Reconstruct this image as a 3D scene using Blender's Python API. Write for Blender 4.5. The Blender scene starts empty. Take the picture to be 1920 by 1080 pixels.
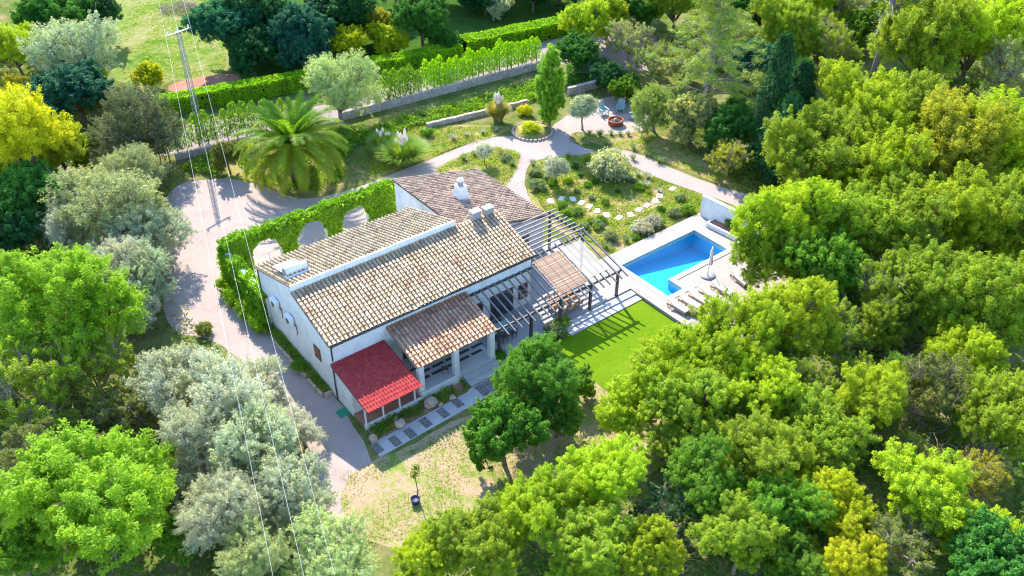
import bpy, math, random
import numpy as np
from mathutils import Vector, Matrix, noise
from mathutils.geometry import tessellate_polygon

SC = bpy.context.scene
COL = SC.collection
R = math.radians
rng = np.random.default_rng(7)
random.seed(7)

# ------------------------------------------------------------------ camera
CAM_H, FPX, PITCH, AZ = 44.0, 1704.0, 36.5, 52.2
cd = bpy.data.cameras.new('camera'); cam = bpy.data.objects.new('camera', cd); COL.objects.link(cam)
cam.location = (0, 0, CAM_H); cam.rotation_euler = (R(90 - PITCH), 0, R(AZ - 90))
cd.sensor_width = 36; cd.lens = FPX / 1920 * 36; cd.clip_start = 0.5; cd.clip_end = 3000
SC.camera = cam
# ------------------------------------------------------------------ sky and sun
SUNV = Vector((0.42, 1.30, 1.0)).normalized()          # towards the sun
elev = math.asin(SUNV.z)
w = bpy.data.worlds.new('World'); SC.world = w; w.use_nodes = True
wn = w.node_tree.nodes; wl = w.node_tree.links
sky = wn.new('ShaderNodeTexSky'); sky.sky_type = 'NISHITA'; sky.sun_disc = False
sky.sun_elevation = elev; sky.sun_rotation = math.atan2(SUNV.x, SUNV.y)
sky.air_density = 1.0; sky.dust_density = 0.3; sky.ozone_density = 4.0
bg = wn['Background']; wl.new(sky.outputs[0], bg.inputs[0]); bg.inputs[1].default_value = 0.15
sd = bpy.data.lights.new('sun', 'SUN'); sd.energy = 3.2; sd.angle = R(0.53); sd.color = (1.0, 0.92, 0.79)
so = bpy.data.objects.new('sun', sd); COL.objects.link(so); so.location = (40, 60, 60)
so.rotation_euler = SUNV.to_track_quat('Z', 'Y').to_euler()
SC.view_settings.view_transform = 'Standard'; SC.view_settings.look = 'None'
SC.view_settings.exposure = 1.95; SC.view_settings.gamma = 1.0
SC.render.engine = 'CYCLES'
SC.cycles.max_bounces = 7; SC.cycles.diffuse_bounces = 4; SC.cycles.transmission_bounces = 4; SC.cycles.transparent_max_bounces = 8
SC.cycles.filter_width = 1.15; SC.cycles.caustics_reflective = False; SC.cycles.caustics_refractive = False

# ------------------------------------------------------------------ survey helpers: photo pixel -> place on the ground
_p, _a = R(PITCH), R(AZ)
_fh = np.array([math.cos(_a), math.sin(_a), 0]); RT = np.array([math.sin(_a), -math.cos(_a), 0])
FW = _fh * math.cos(_p) + np.array([0, 0, -math.sin(_p)]); UP = np.cross(RT, FW)
def at(x, y, z=0.0):
    d = FW * FPX + RT * (x - 960) - UP * (y - 540)
    t = (z - CAM_H) / d[2]
    return Vector((d[0] * t, d[1] * t, z))
def mpp(p):                                            # metres per photo pixel at a point
    return (np.array(p) - np.array([0, 0, CAM_H])).dot(FW) / FPX

# ------------------------------------------------------------------ object helpers
def tag(o, label=None, cat=None, group=None, kind=None):
    if label: o['label'] = label
    if cat: o['category'] = cat
    if group: o['group'] = group
    if kind: o['kind'] = kind
    return o
def empty(name, loc=(0, 0, 0), rz=0.0, s=1.0):
    o = bpy.data.objects.new(name, None); COL.objects.link(o)
    o.location = loc; o.rotation_euler = (0, 0, rz); o.scale = (s, s, s); o.empty_display_size = 0.2
    return o
def thing(name, label, cat, loc=(0, 0, 0), rz=0.0, s=1.0, group=None):
    return tag(empty(name, loc, rz, s), label, cat, group)
def link(name, me, parent=None, loc=(0, 0, 0), rz=0.0, s=1.0):
    o = bpy.data.objects.new(name, me); COL.objects.link(o)
    o.parent = parent; o.location = loc; o.rotation_euler = (0, 0, rz); o.scale = (s, s, s)
    return o
ORD = ['first', 'second', 'third', 'fourth', 'fifth', 'sixth', 'seventh', 'eighth', 'ninth', 'tenth', 'eleventh', 'twelfth',
       'thirteenth', 'fourteenth', 'fifteenth', 'sixteenth', 'seventeenth', 'eighteenth', 'nineteenth']
TENS = {2: ('twentieth', 'twenty'), 3: ('thirtieth', 'thirty'), 4: ('fortieth', 'forty'), 5: ('fiftieth', 'fifty'), 6: ('sixtieth', 'sixty')}
def ordinal(n):                                        # 1-based
    if n < 20: return ORD[n - 1]
    t, u = divmod(n, 10)
    return TENS[t][0] if u == 0 else TENS[t][1] + '-' + ORD[u - 1]

class MB:
    """collects solid shapes and links them as one mesh"""
    def __init__(s): s.v = []; s.f = []; s.sm = []
    def add(s, vs, fs, smooth=False):
        b = len(s.v); s.v += [tuple(v) for v in vs]
        s.f += [tuple(i + b for i in f) for f in fs]; s.sm += [smooth] * len(fs); return s
    def box(s, x0, x1, y0, y1, z0, z1):
        return s.add([(x0, y0, z0), (x1, y0, z0), (x1, y1, z0), (x0, y1, z0), (x0, y0, z1), (x1, y0, z1), (x1, y1, z1), (x0, y1, z1)],
                     [(3, 2, 1, 0), (4, 5, 6, 7), (0, 1, 5, 4), (1, 2, 6, 5), (2, 3, 7, 6), (3, 0, 4, 7)])
    def bbox(s, x0, x1, y0, y1, z0, z1, b=0.02):       # box with chamfered upright and top edges
        pts = [(x0 + b, y0), (x1 - b, y0), (x1, y0 + b), (x1, y1 - b), (x1 - b, y1), (x0 + b, y1), (x0, y1 - b), (x0, y0 + b)]
        cx, cy = (x0 + x1) / 2, (y0 + y1) / 2
        fx = 1 - 2 * b / max(x1 - x0, 1e-6); fy = 1 - 2 * b / max(y1 - y0, 1e-6)
        vs = [(x, y, z0) for x, y in pts] + [(x, y, z1 - b) for x, y in pts] + [(cx + (x - cx) * fx, cy + (y - cy) * fy, z1) for x, y in pts]
        n = 8; fs = [tuple(range(n - 1, -1, -1)), tuple(range(2 * n, 3 * n))]
        for k in range(2):
            for i in range(n):
                j = (i + 1) % n; fs.append((k * n + i, k * n + j, (k + 1) * n + j, (k + 1) * n + i))
        return s.add(vs, fs)
    def bar(s, p, q, wx, wz, up=(0, 0, 1)):            # rectangular bar from p to q
        p, q = Vector(p), Vector(q); d = (q - p).normalized(); sd = d.cross(Vector(up))
        if sd.length < 1e-4: sd = Vector((1, 0, 0))
        sd.normalize(); u = sd.cross(d)
        a = sd * wx / 2; b = u * wz / 2
        return s.add([p - a - b, p + a - b, p + a + b, p - a + b, q - a - b, q + a - b, q + a + b, q - a + b],
                     [(0, 1, 2, 3), (7, 6, 5, 4), (4, 5, 1, 0), (5, 6, 2, 1), (6, 7, 3, 2), (7, 4, 0, 3)])
    def tube(s, pts, rad, n=8, cap=True):
        pts = [Vector(p) for p in pts]
        if not hasattr(rad, '__len__'): rad = [rad] * len(pts)
        vs = []; fs = []; prev = None
        for i, p in enumerate(pts):
            d = (pts[min(i + 1, len(pts) - 1)] - pts[max(i - 1, 0)]).normalized()
            a = prev if prev is not None else (Vector((1, 0, 0)) if abs(d.x) < .9 else Vector((0, 1, 0)))
            a = (a - d * a.dot(d)).normalized(); b = d.cross(a); prev = a
            vs += [p + (a * math.cos(2 * math.pi * k / n) + b * math.sin(2 * math.pi * k / n)) * rad[i] for k in range(n)]
        for i in range(len(pts) - 1):
            for k in range(n):
                l = (k + 1) % n; fs.append((i * n + k, i * n + l, (i + 1) * n + l, (i + 1) * n + k))
        s.add(vs, fs, True)
        if cap:
            b = len(s.v) - len(vs)
            s.f += [tuple(b + k for k in range(n - 1, -1, -1)), tuple(b + (len(pts) - 1) * n + k for k in range(n))]; s.sm += [False, False]
        return s
    def lathe(s, prof, c=(0, 0, 0), n=20):
        vs = []; fs = []
        for r, z in prof: vs += [(c[0] + r * math.cos(2 * math.pi * k / n), c[1] + r * math.sin(2 * math.pi * k / n), c[2] + z) for k in range(n)]
        for i in range(len(prof) - 1):
            for k in range(n):
                l = (k + 1) % n; fs.append((i * n + k, i * n + l, (i + 1) * n + l, (i + 1) * n + k))
        return s.add(vs, fs, True)
    def prism(s, poly, z0, z1):                        # upright prism over a plan outline (ccw)
        n = len(poly); vs = [(p[0], p[1], z0) for p in poly] + [(p[0], p[1], z1) for p in poly]
        tris = tessellate_polygon([[Vector((p[0], p[1], 0)) for p in poly]])
        fs = [tuple(n + i for i in t) for t in tris] + [tuple(reversed(t)) for t in tris]
        ar = sum(poly[i][0] * poly[(i + 1) % n][1] - poly[(i + 1) % n][0] * poly[i][1] for i in range(n))
        for i in range(n):
            j = (i + 1) % n; fs.append((i, j, n + j, n + i) if ar > 0 else (j, i, n + i, n + j))
        return s.add(vs, fs)
    def blob(s, c, r, seed, n=10, m=6, amp=.25, fz=.7):
        vs = []; fs = []
        for j in range(m + 1):
            th = math.pi * j / m
            for k in range(n):
                ph = 2 * math.pi * k / n
                d = Vector((math.sin(th) * math.cos(ph), math.sin(th) * math.sin(ph), math.cos(th)))
                q = r * (1 + amp * noise.noise(d * 1.7 + Vector((seed, 0, 0))))
                vs.append((c[0] + d.x * q, c[1] + d.y * q, c[2] + d.z * q * fz))
        for j in range(m):
            for k in range(n):
                l = (k + 1) % n; fs.append((j * n + k, (j + 1) * n + k, (j + 1) * n + l, j * n + l))
        return s.add(vs, fs, False)
    def mesh(s, name, mat):
        me = bpy.data.meshes.new(name); me.from_pydata(s.v, [], s.f)
        me.polygons.foreach_set('use_smooth', s.sm); me.materials.append(mat); me.update(); return me
    def build(s, name, mat, parent=None, *a, **k): return link(name, s.mesh(name, mat), parent, *a, **k)

def quads_mesh(name, V, mat, tone=None, nv=4):
    """V: (n,nv,3) separate faces, fast"""
    n = V.shape[0]; me = bpy.data.meshes.new(name)
    me.vertices.add(n * nv); me.vertices.foreach_set('co', np.ascontiguousarray(V, np.float32).ravel())
    me.loops.add(n * nv); me.loops.foreach_set('vertex_index', np.arange(n * nv, dtype=np.int32))
    me.polygons.add(n); me.polygons.foreach_set('loop_start', np.arange(0, n * nv, nv, dtype=np.int32))
    try: me.polygons.foreach_set('loop_total', np.full(n, nv, np.int32))
    except Exception: pass
    if tone is not None:
        at_ = me.attributes.new('tone', 'FLOAT', 'POINT'); at_.data.foreach_set('value', np.repeat(tone.astype(np.float32), nv))
    me.materials.append(mat); me.update(calc_edges=True); return me

# ------------------------------------------------------------------ materials
def mat(name, base=(.5, .5, .5), rough=.8, spec=.3, metal=0.0):
    m = bpy.data.materials.new(name); m.use_nodes = True
    b = m.node_tree.nodes['Principled BSDF']; b.inputs['Base Color'].default_value = (*base, 1)
    b.inputs['Roughness'].default_value = rough; b.inputs['Specular IOR Level'].default_value = spec; b.inputs['Metallic'].default_value = metal
    return m
def N(m, t, **kw):
    n = m.node_tree.nodes.new(t)
    for k, v in kw.items(): setattr(n, k, v)
    return n
def L(m, a, b): m.node_tree.links.new(a, b)
def ramp(m, fac, stops):
    r = N(m, 'ShaderNodeValToRGB'); e = r.color_ramp.elements
    while len(e) > 1: e.remove(e[-1])
    e[0].position = stops[0][0]; e[0].color = (*stops[0][1], 1)
    for p, c in stops[1:]:
        q = e.new(p); q.color = (*c, 1)
    L(m, fac, r.inputs[0]); return r.outputs[0]
def noise_tex(m, scale, detail=4, rough=.55, dist=0.0, co='w'):
    n = N(m, 'ShaderNodeTexNoise'); n.inputs['Scale'].default_value = scale; n.inputs['Detail'].default_value = detail
    n.inputs['Roughness'].default_value = rough; n.inputs['Distortion'].default_value = dist
    if co == 'w': L(m, N(m, 'ShaderNodeNewGeometry').outputs['Position'], n.inputs['Vector'])
    else: L(m, N(m, 'ShaderNodeTexCoord').outputs['Object'], n.inputs['Vector'])
    return n.outputs['Fac']
def mixc(m, fac, a, b, mode='MIX'):
    x = N(m, 'ShaderNodeMix', data_type='RGBA', blend_type=mode)
    if isinstance(fac, (int, float)): x.inputs[0].default_value = fac
    else: L(m, fac, x.inputs[0])
    for i, c in ((6, a), (7, b)):
        if isinstance(c, tuple): x.inputs[i].default_value = (*c, 1)
        else: L(m, c, x.inputs[i])
    return x.outputs[2]
def mth(m, op, a, b=None):
    x = N(m, 'ShaderNodeMath', operation=op)
    for i, c in enumerate((a, b)):
        if c is None: continue
        if isinstance(c, (int, float)): x.inputs[i].default_value = c
        else: L(m, c, x.inputs[i])
    return x.outputs[0]
def setc(m, c): L(m, c, m.node_tree.nodes['Principled BSDF'].inputs['Base Color'])
def bump(m, h, strength=.4, dist=.03):
    b = N(m, 'ShaderNodeBump'); b.inputs['Strength'].default_value = strength; b.inputs['Distance'].default_value = dist
    L(m, h, b.inputs['Height']); L(m, b.outputs[0], m.node_tree.nodes['Principled BSDF'].inputs['Normal'])
def island_rand(m):
    g = N(m, 'ShaderNodeNewGeometry'); o = N(m, 'ShaderNodeObjectInfo')
    return mth(m, 'FRACT', mth(m, 'ADD', g.outputs['Random Per Island'], o.outputs['Random']))

def soil_mat(name, stops, s1=.35, s2=3.0, s3=14.0, mixw=(.5, .3), bmp=.6):
    m = mat(name, rough=1.0, spec=.0)
    a = noise_tex(m, s1, 5, .6, .6); b = noise_tex(m, s2, 5, .65); c = noise_tex(m, s3, 3, .7)
    f = mth(m, 'ADD', mth(m, 'MULTIPLY', a, mixw[0]), mth(m, 'ADD', mth(m, 'MULTIPLY', b, mixw[1]), mth(m, 'MULTIPLY', c, 1 - mixw[0] - mixw[1])))
    setc(m, ramp(m, f, stops)); bump(m, c, bmp, .05); return m

M = {}
M['ground'] = soil_mat('woodland_floor', [(.33, (.035, .07, .015)), (.44, (.08, .13, .025)), (.51, (.15, .17, .05)), (.58, (.24, .2, .09)), (.7, (.33, .25, .15))])
M['gravel'] = soil_mat('pale_gravel', [(.3, (.28, .218, .195)), (.45, (.36, .292, .262)), (.58, (.40, .328, .298)), (.72, (.46, .382, .352))], .35, 2.6, 11.0, (.4, .3), .35)
M['meadow'] = soil_mat('meadow', [(.33, (.04, .10, .015)), (.42, (.10, .19, .03)), (.5, (.2, .24, .065)), (.58, (.3, .27, .13)), (.72, (.36, .29, .18))], .22, 1.2, 7)
M['dry'] = soil_mat('dry_grass', [(.36, (.12, .2, .03)), (.44, (.24, .27, .07)), (.49, (.34, .28, .14)), (.56, (.41, .29, .2)), (.7, (.46, .34, .26))], .45, 2.4, 10)
M['garden'] = soil_mat('garden_soil', [(.34, (.06, .14, .02)), (.42, (.13, .22, .03)), (.48, (.26, .25, .07)), (.54, (.36, .25, .13)), (.68, (.44, .31, .2))], .5, 2.4, 9)
M['lawn'] = soil_mat('turf', [(.3, (.075, .155, .006)), (.45, (.12, .215, .008)), (.55, (.145, .24, .012)), (.7, (.19, .27, .02))], .4, 3, 40, (.3, .35), .5)
M['lane'] = soil_mat('lane', [(.3, (.24, .195, .18)), (.55, (.32, .265, .245)), (.75, (.38, .325, .3))], .3, 2, 10)
M['plot'] = soil_mat('tilled_soil', [(.3, (.25, .12, .08)), (.55, (.42, .22, .15)), (.75, (.52, .32, .24))], .5, 4, 12)
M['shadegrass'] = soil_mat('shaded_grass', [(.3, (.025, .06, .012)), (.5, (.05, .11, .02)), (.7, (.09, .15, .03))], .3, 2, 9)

m = M['stucco'] = mat('white_stucco', rough=.85, spec=.2)
setc(m, ramp(m, noise_tex(m, 1.1, 6, .7), [(.3, (.62, .60, .58)), (.5, (.76, .745, .73)), (.7, (.82, .81, .8))])); bump(m, noise_tex(m, 22, 4), .25, .01)
m = M['plaster'] = mat('white_paint', rough=.7, spec=.25)
setc(m, ramp(m, noise_tex(m, 2.2, 5, .7), [(.3, (.66, .65, .64)), (.6, (.8, .79, .78))]))
m = M['deck'] = mat('pool_paving', rough=.75, spec=.25)
br = N(m, 'ShaderNodeTexBrick'); br.inputs['Scale'].default_value = 1.0; br.offset = .5
br.inputs['Color1'].default_value = (.365, .305, .275, 1); br.inputs['Color2'].default_value = (.33, .275, .25, 1); br.inputs['Mortar'].default_value = (.36, .3, .27, 1)
br.inputs['Brick Width'].default_value = .9; br.inputs['Row Height'].default_value = .45; br.inputs['Mortar Size'].default_value = .012
L(m, N(m, 'ShaderNodeNewGeometry').outputs['Position'], br.inputs['Vector'])
setc(m, mixc(m, .35, br.outputs['Color'], ramp(m, noise_tex(m, 1.3, 6, .7), [(.3, (.27, .225, .2)), (.6, (.39, .335, .305))]))); bump(m, br.outputs['Fac'], -.3, .01)
m = M['coping'] = mat('pale_coping', rough=.6, spec=.3)
setc(m, ramp(m, noise_tex(m, 3, 5), [(.3, (.46, .425, .4)), (.65, (.56, .525, .5))]))
m = M['terrace'] = mat('terrace_paving', rough=.6, spec=.3)
br = N(m, 'ShaderNodeTexBrick'); br.inputs['Scale'].default_value = 1.0; br.offset = 0
br.inputs['Color1'].default_value = (.36, .335, .325, 1); br.inputs['Color2'].default_value = (.33, .305, .295, 1); br.inputs['Mortar'].default_value = (.36, .33, .32, 1)
br.inputs['Brick Width'].default_value = .62; br.inputs['Row Height'].default_value = .62; br.inputs['Mortar Size'].default_value = .01
L(m, N(m, 'ShaderNodeNewGeometry').outputs['Position'], br.inputs['Vector'])
setc(m, mixc(m, .3, br.outputs['Color'], ramp(m, noise_tex(m, 1.0, 6, .7), [(.3, (.28, .26, .25)), (.6, (.39, .365, .355))])))

def tile_mat(name, cols):
    m = mat(name, rough=.9, spec=.15)
    r = island_rand(m); n = len(cols)
    c = ramp(m, r, [((i + .5) / n, cc) for i, cc in enumerate(cols)])
    st = ramp(m, noise_tex(m, 1.1, 6, .7), [(.34, (.52, .49, .47)), (.48, (.9, .88, .86)), (.62, (1.08, 1.06, 1.02))])
    li = ramp(m, noise_tex(m, 14, 4, .7), [(.35, (.68, .66, .62)), (.6, (1.06, 1.05, 1.02))])
    setc(m, mixc(m, 1.0, mixc(m, 1.0, c, st, 'MULTIPLY'), li, 'MULTIPLY')); bump(m, noise_tex(m, 25, 4), .35, .015); return m
M['tile_main'] = tile_mat('tile_cream', [(.60, .46, .31), (.54, .40, .27), (.64, .50, .35), (.49, .35, .23), (.58, .43, .29), (.42, .30, .2), (.65, .52, .37)])
M['tile_rear'] = tile_mat('tile_straw', [(.70, .57, .37), (.62, .5, .31), (.74, .63, .44), (.55, .42, .27), (.68, .53, .35), (.46, .34, .22)])
M['tile_wing'] = tile_mat('tile_brown', [(.60, .44, .33), (.50, .35, .26), (.66, .5, .37), (.38, .26, .2), (.56, .4, .3), (.68, .55, .4)])
M['tile_porch'] = tile_mat('tile_salmon', [(.68, .39, .26), (.62, .33, .21), (.72, .43, .29), (.54, .27, .18), (.66, .37, .25), (.74, .5, .36)])
M['pan_light'] = soil_mat('pan_tiles', [(.3, (.2, .14, .1)), (.6, (.34, .25, .18)), (.75, (.42, .32, .23))], 1, 5, 20)
M['pan_dark'] = soil_mat('pan_tiles_brown', [(.3, (.12, .08, .06)), (.6, (.22, .15, .11)), (.75, (.3, .21, .15))], 1, 5, 20)
m = M['redroof'] = mat('red_sheet_roof', rough=.75, spec=.1)
setc(m, ramp(m, noise_tex(m, 3.2, 7, .75), [(.3, (.27, .03, .032)), (.5, (.38, .048, .046)), (.62, (.44, .075, .06)), (.75, (.5, .13, .1))]))
m = M['graphite'] = mat('graphite_metal', (.055, .05, .052), .45, .5)
setc(m, ramp(m, noise_tex(m, 4, 4), [(.3, (.045, .04, .042)), (.7, (.085, .075, .072))]))
M['slat'] = mat('slat_paint', (.22, .2, .195), .5, .4)
M['gutter'] = mat('dark_gutter', (.05, .055, .065), .4, .5, .3)
M['brown'] = mat('brown_wood', (.22, .09, .05), .6)
m = M['wood'] = mat('weathered_wood', rough=.75)
setc(m, ramp(m, noise_tex(m, 9, 5, .7, .8), [(.3, (.22, .12, .07)), (.6, (.40, .24, .14)), (.75, (.5, .33, .21))]))
m = M['reed'] = mat('reed', rough=.9, spec=.1)
setc(m, ramp(m, island_rand(m), [(0, (.42, .27, .18)), (.4, (.54, .36, .24)), (.7, (.48, .3, .2)), (1, (.62, .46, .33))]))
m = M['pool'] = mat('pool_mosaic', rough=.35, spec=.4)
br = N(m, 'ShaderNodeTexBrick'); br.inputs['Scale'].default_value = 1.0; br.offset = 0
br.inputs['Color1'].default_value = (.001, .34, .62, 1); br.inputs['Color2'].default_value = (.002, .38, .66, 1); br.inputs['Mortar'].default_value = (.006, .40, .66, 1)
br.inputs['Brick Width'].default_value = .12; br.inputs['Row Height'].default_value = .12; br.inputs['Mortar Size'].default_value = .008
L(m, N(m, 'ShaderNodeNewGeometry').outputs['Position'], br.inputs['Vector']); setc(m, br.outputs['Color'])
m = M['water'] = bpy.data.materials.new('pool_water'); m.use_nodes = True; m.node_tree.nodes.clear()
o_ = N(m, 'ShaderNodeOutputMaterial'); t_ = N(m, 'ShaderNodeBsdfTransparent'); t_.inputs[0].default_value = (.86, .985, 1, 1)
g_ = N(m, 'ShaderNodeBsdfGlossy'); g_.inputs['Roughness'].default_value = .02; fr = N(m, 'ShaderNodeLayerWeight'); fr.inputs[0].default_value = .5
bp = N(m, 'ShaderNodeBump'); bp.inputs['Strength'].default_value = .12; bp.inputs['Distance'].default_value = .05; L(m, noise_tex(m, 2.5, 3), bp.inputs['Height'])
L(m, bp.outputs[0], g_.inputs['Normal']); L(m, bp.outputs[0], fr.inputs['Normal'])
mx = N(m, 'ShaderNodeMixShader'); L(m, mth(m, 'ADD', mth(m, 'MULTIPLY', mth(m, 'POWER', fr.outputs['Facing'], 5.0), .9), .02), mx.inputs[0]); L(m, t_.outputs[0], mx.inputs[1]); L(m, g_.outputs[0], mx.inputs[2]); L(m, mx.outputs[0], o_.inputs[0])
M['glass'] = mat('window_glass', (.03, .045, .06), .08, .8)
M['white'] = mat('white_plastic', (.78, .78, .78), .5)
M['fabric'] = mat('cream_fabric', (.72, .66, .58), .9, .1)
M['cushion'] = mat('white_cushion', (.76, .71, .66), .9, .1)
M['tan'] = mat('tan_frame', (.45, .30, .2), .7)
M['steel'] = mat('galvanised_steel', (.35, .35, .36), .45, .5, .6)
M['wire'] = mat('wire_aluminium', (.5, .5, .5), .5, .4)
M['panel'] = mat('solar_panel', (.02, .03, .06), .15, .7)
m = M['rust'] = mat('rusty_steel', rough=.9)
setc(m, ramp(m, noise_tex(m, 8, 5, .7), [(.3, (.2, .06, .03)), (.6, (.36, .12, .06)), (.75, (.45, .2, .1))]))
m = M['stone'] = mat('limestone', rough=.95, spec=.1)
setc(m, mixc(m, .55, ramp(m, island_rand(m), [(0, (.34, .27, .21)), (.5, (.46, .38, .31)), (1, (.56, .48, .42))]), ramp(m, noise_tex(m, 4, 6, .7), [(.3, (.24, .19, .15)), (.6, (.52, .44, .38))]))); bump(m, noise_tex(m, 9, 5), .7, .05)
M['boulder'] = soil_mat('boulder', [(.3, (.34, .24, .18)), (.55, (.56, .42, .33)), (.75, (.66, .54, .45))], 1, 4, 14)
m = M['slab'] = mat('pale_slab', rough=.9)
setc(m, ramp(m, noise_tex(m, 3, 5), [(.3, (.58, .51, .42)), (.65, (.76, .7, .62))]))
m = M['pebble'] = mat('pebble_slab', rough=.9)
vo = N(m, 'ShaderNodeTexVoronoi'); vo.inputs['Scale'].default_value = 14; L(m, N(m, 'ShaderNodeNewGeometry').outputs['Position'], vo.inputs['Vector'])
setc(m, ramp(m, vo.outputs['Distance'], [(.1, (.30, .27, .24)), (.5, (.2, .18, .16)), (.8, (.10, .09, .085))])); bump(m, vo.outputs['Distance'], -.5, .03)
M['concrete'] = soil_mat('concrete', [(.3, (.38, .36, .35)), (.6, (.50, .48, .46)), (.75, (.56, .54, .52))], .6, 3, 12, bmp=.2)
M['porchfloor'] = mat('porch_floor', (.52, .5, .48), .6)
M['stripe'] = mat('dark_floor_tile', (.06, .065, .07), .6)
M['brick_floor'] = soil_mat('terracotta_floor', [(.3, (.3, .14, .1)), (.6, (.42, .22, .16)), (.75, (.5, .3, .22))], 1, 4, 12, bmp=.2)
M['teal'] = mat('teal_paint', (.26, .42, .42), .6)
M['ash'] = mat('wood_ash', (.3, .27, .26), .95)
M['bluepot'] = mat('dark_blue_pot', (.03, .035, .09), .5)
M['greenlid'] = mat('green_cover', (.02, .22, .12), .5)
M['grey'] = mat('grey_plastic', (.28, .28, .3), .5)
m = M['bark'] = mat('bark', rough=.95, spec=.1)
setc(m, ramp(m, noise_tex(m, 6, 5, .7, .5), [(.3, (.10, .07, .05)), (.6, (.22, .165, .13)), (.75, (.32, .26, .22))])); bump(m, noise_tex(m, 14, 5), .7, .04)
m = M['greybark'] = mat('grey_bark', rough=.95, spec=.1)
setc(m, ramp(m, noise_tex(m, 5, 5, .7, .5), [(.3, (.16, .13, .13)), (.6, (.30, .25, .25)), (.75, (.42, .37, .36))])); bump(m, noise_tex(m, 14, 5), .7, .04)
M['twig'] = mat('dry_twig', (.34, .27, .22), .95, .1)
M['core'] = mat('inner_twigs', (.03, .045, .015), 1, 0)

def foliage(name, trans=.38, warm=(1.25, 1.12, .35), sheen=.05, lo=.62, hi=1.35):
    """leaf colour comes from the object colour; every leaf and sprig varies a little"""
    m = bpy.data.materials.new(name); m.use_nodes = True; nt = m.node_tree; nt.nodes.clear()
    out = N(m, 'ShaderNodeOutputMaterial'); oi = N(m, 'ShaderNodeObjectInfo')
    at_ = N(m, 'ShaderNodeAttribute'); at_.attribute_name = 'tone'
    isl = N(m, 'ShaderNodeNewGeometry').outputs['Random Per Island']
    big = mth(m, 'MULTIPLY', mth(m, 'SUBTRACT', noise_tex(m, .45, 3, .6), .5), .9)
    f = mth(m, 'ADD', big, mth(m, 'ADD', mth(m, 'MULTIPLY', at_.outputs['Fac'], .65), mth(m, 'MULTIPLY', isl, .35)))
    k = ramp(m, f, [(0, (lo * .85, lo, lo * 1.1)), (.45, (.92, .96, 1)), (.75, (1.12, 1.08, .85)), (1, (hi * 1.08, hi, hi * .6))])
    c = mixc(m, 1, oi.outputs['Color'], k, 'MULTIPLY')
    df = N(m, 'ShaderNodeBsdfDiffuse'); L(m, c, df.inputs[0])
    tr = N(m, 'ShaderNodeBsdfTranslucent'); L(m, mixc(m, 1, c, warm, 'MULTIPLY'), tr.inputs[0])
    x1 = N(m, 'ShaderNodeMixShader'); x1.inputs[0].default_value = trans; L(m, df.outputs[0], x1.inputs[1]); L(m, tr.outputs[0], x1.inputs[2])
    gl = N(m, 'ShaderNodeBsdfGlossy'); gl.inputs['Roughness'].default_value = .42; gl.inputs[0].default_value = (.9, .95, .85, 1)
    x2 = N(m, 'ShaderNodeMixShader'); x2.inputs[0].default_value = sheen; L(m, x1.outputs[0], x2.inputs[1]); L(m, gl.outputs[0], x2.inputs[2])
    L(m, x2.outputs[0], out.inputs[0]); return m
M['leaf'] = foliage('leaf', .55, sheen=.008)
M['silver'] = foliage('silver_leaf', .35, (1.1, 1.1, .7), .015, .75, 1.2)
M['straw'] = foliage('straw', .3, (1.1, 1.0, .7), .02)

# leaf colours (object colour)
C = dict(drygrass=(.42, .42, .2), amber=(.40, .45, .035), vivid=(.285, .455, .03), ash=(.33, .45, .035), lime=(.42, .55, .025), yellow=(.54, .60, .02), gold=(.44, .46, .045), green=(.19, .36, .03), deep=(.085, .26, .04),
         dark=(.045, .17, .055), olive=(.47, .51, .33), oliveg=(.45, .52, .21), sage=(.58, .59, .45), holm=(.17, .20, .085), cypress=(.03, .11, .04),
         pine=(.32, .42, .07), citrus=(.14, .33, .03), hedge=(.30, .56, .015), teal=(.045, .2, .12), lav=(.26, .34, .16), grey=(.46, .5, .42), palm=(.13, .27, .03), agave=(.24, .38, .36),
         ivy=(.26, .48, .022), straw=(.62, .5, .28), grass=(.29, .42, .04), scrub=(.24, .29, .07), rust=(.5, .22, .06), poplar=(.3, .52, .05), pampas=(.28, .44, .12))

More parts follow.
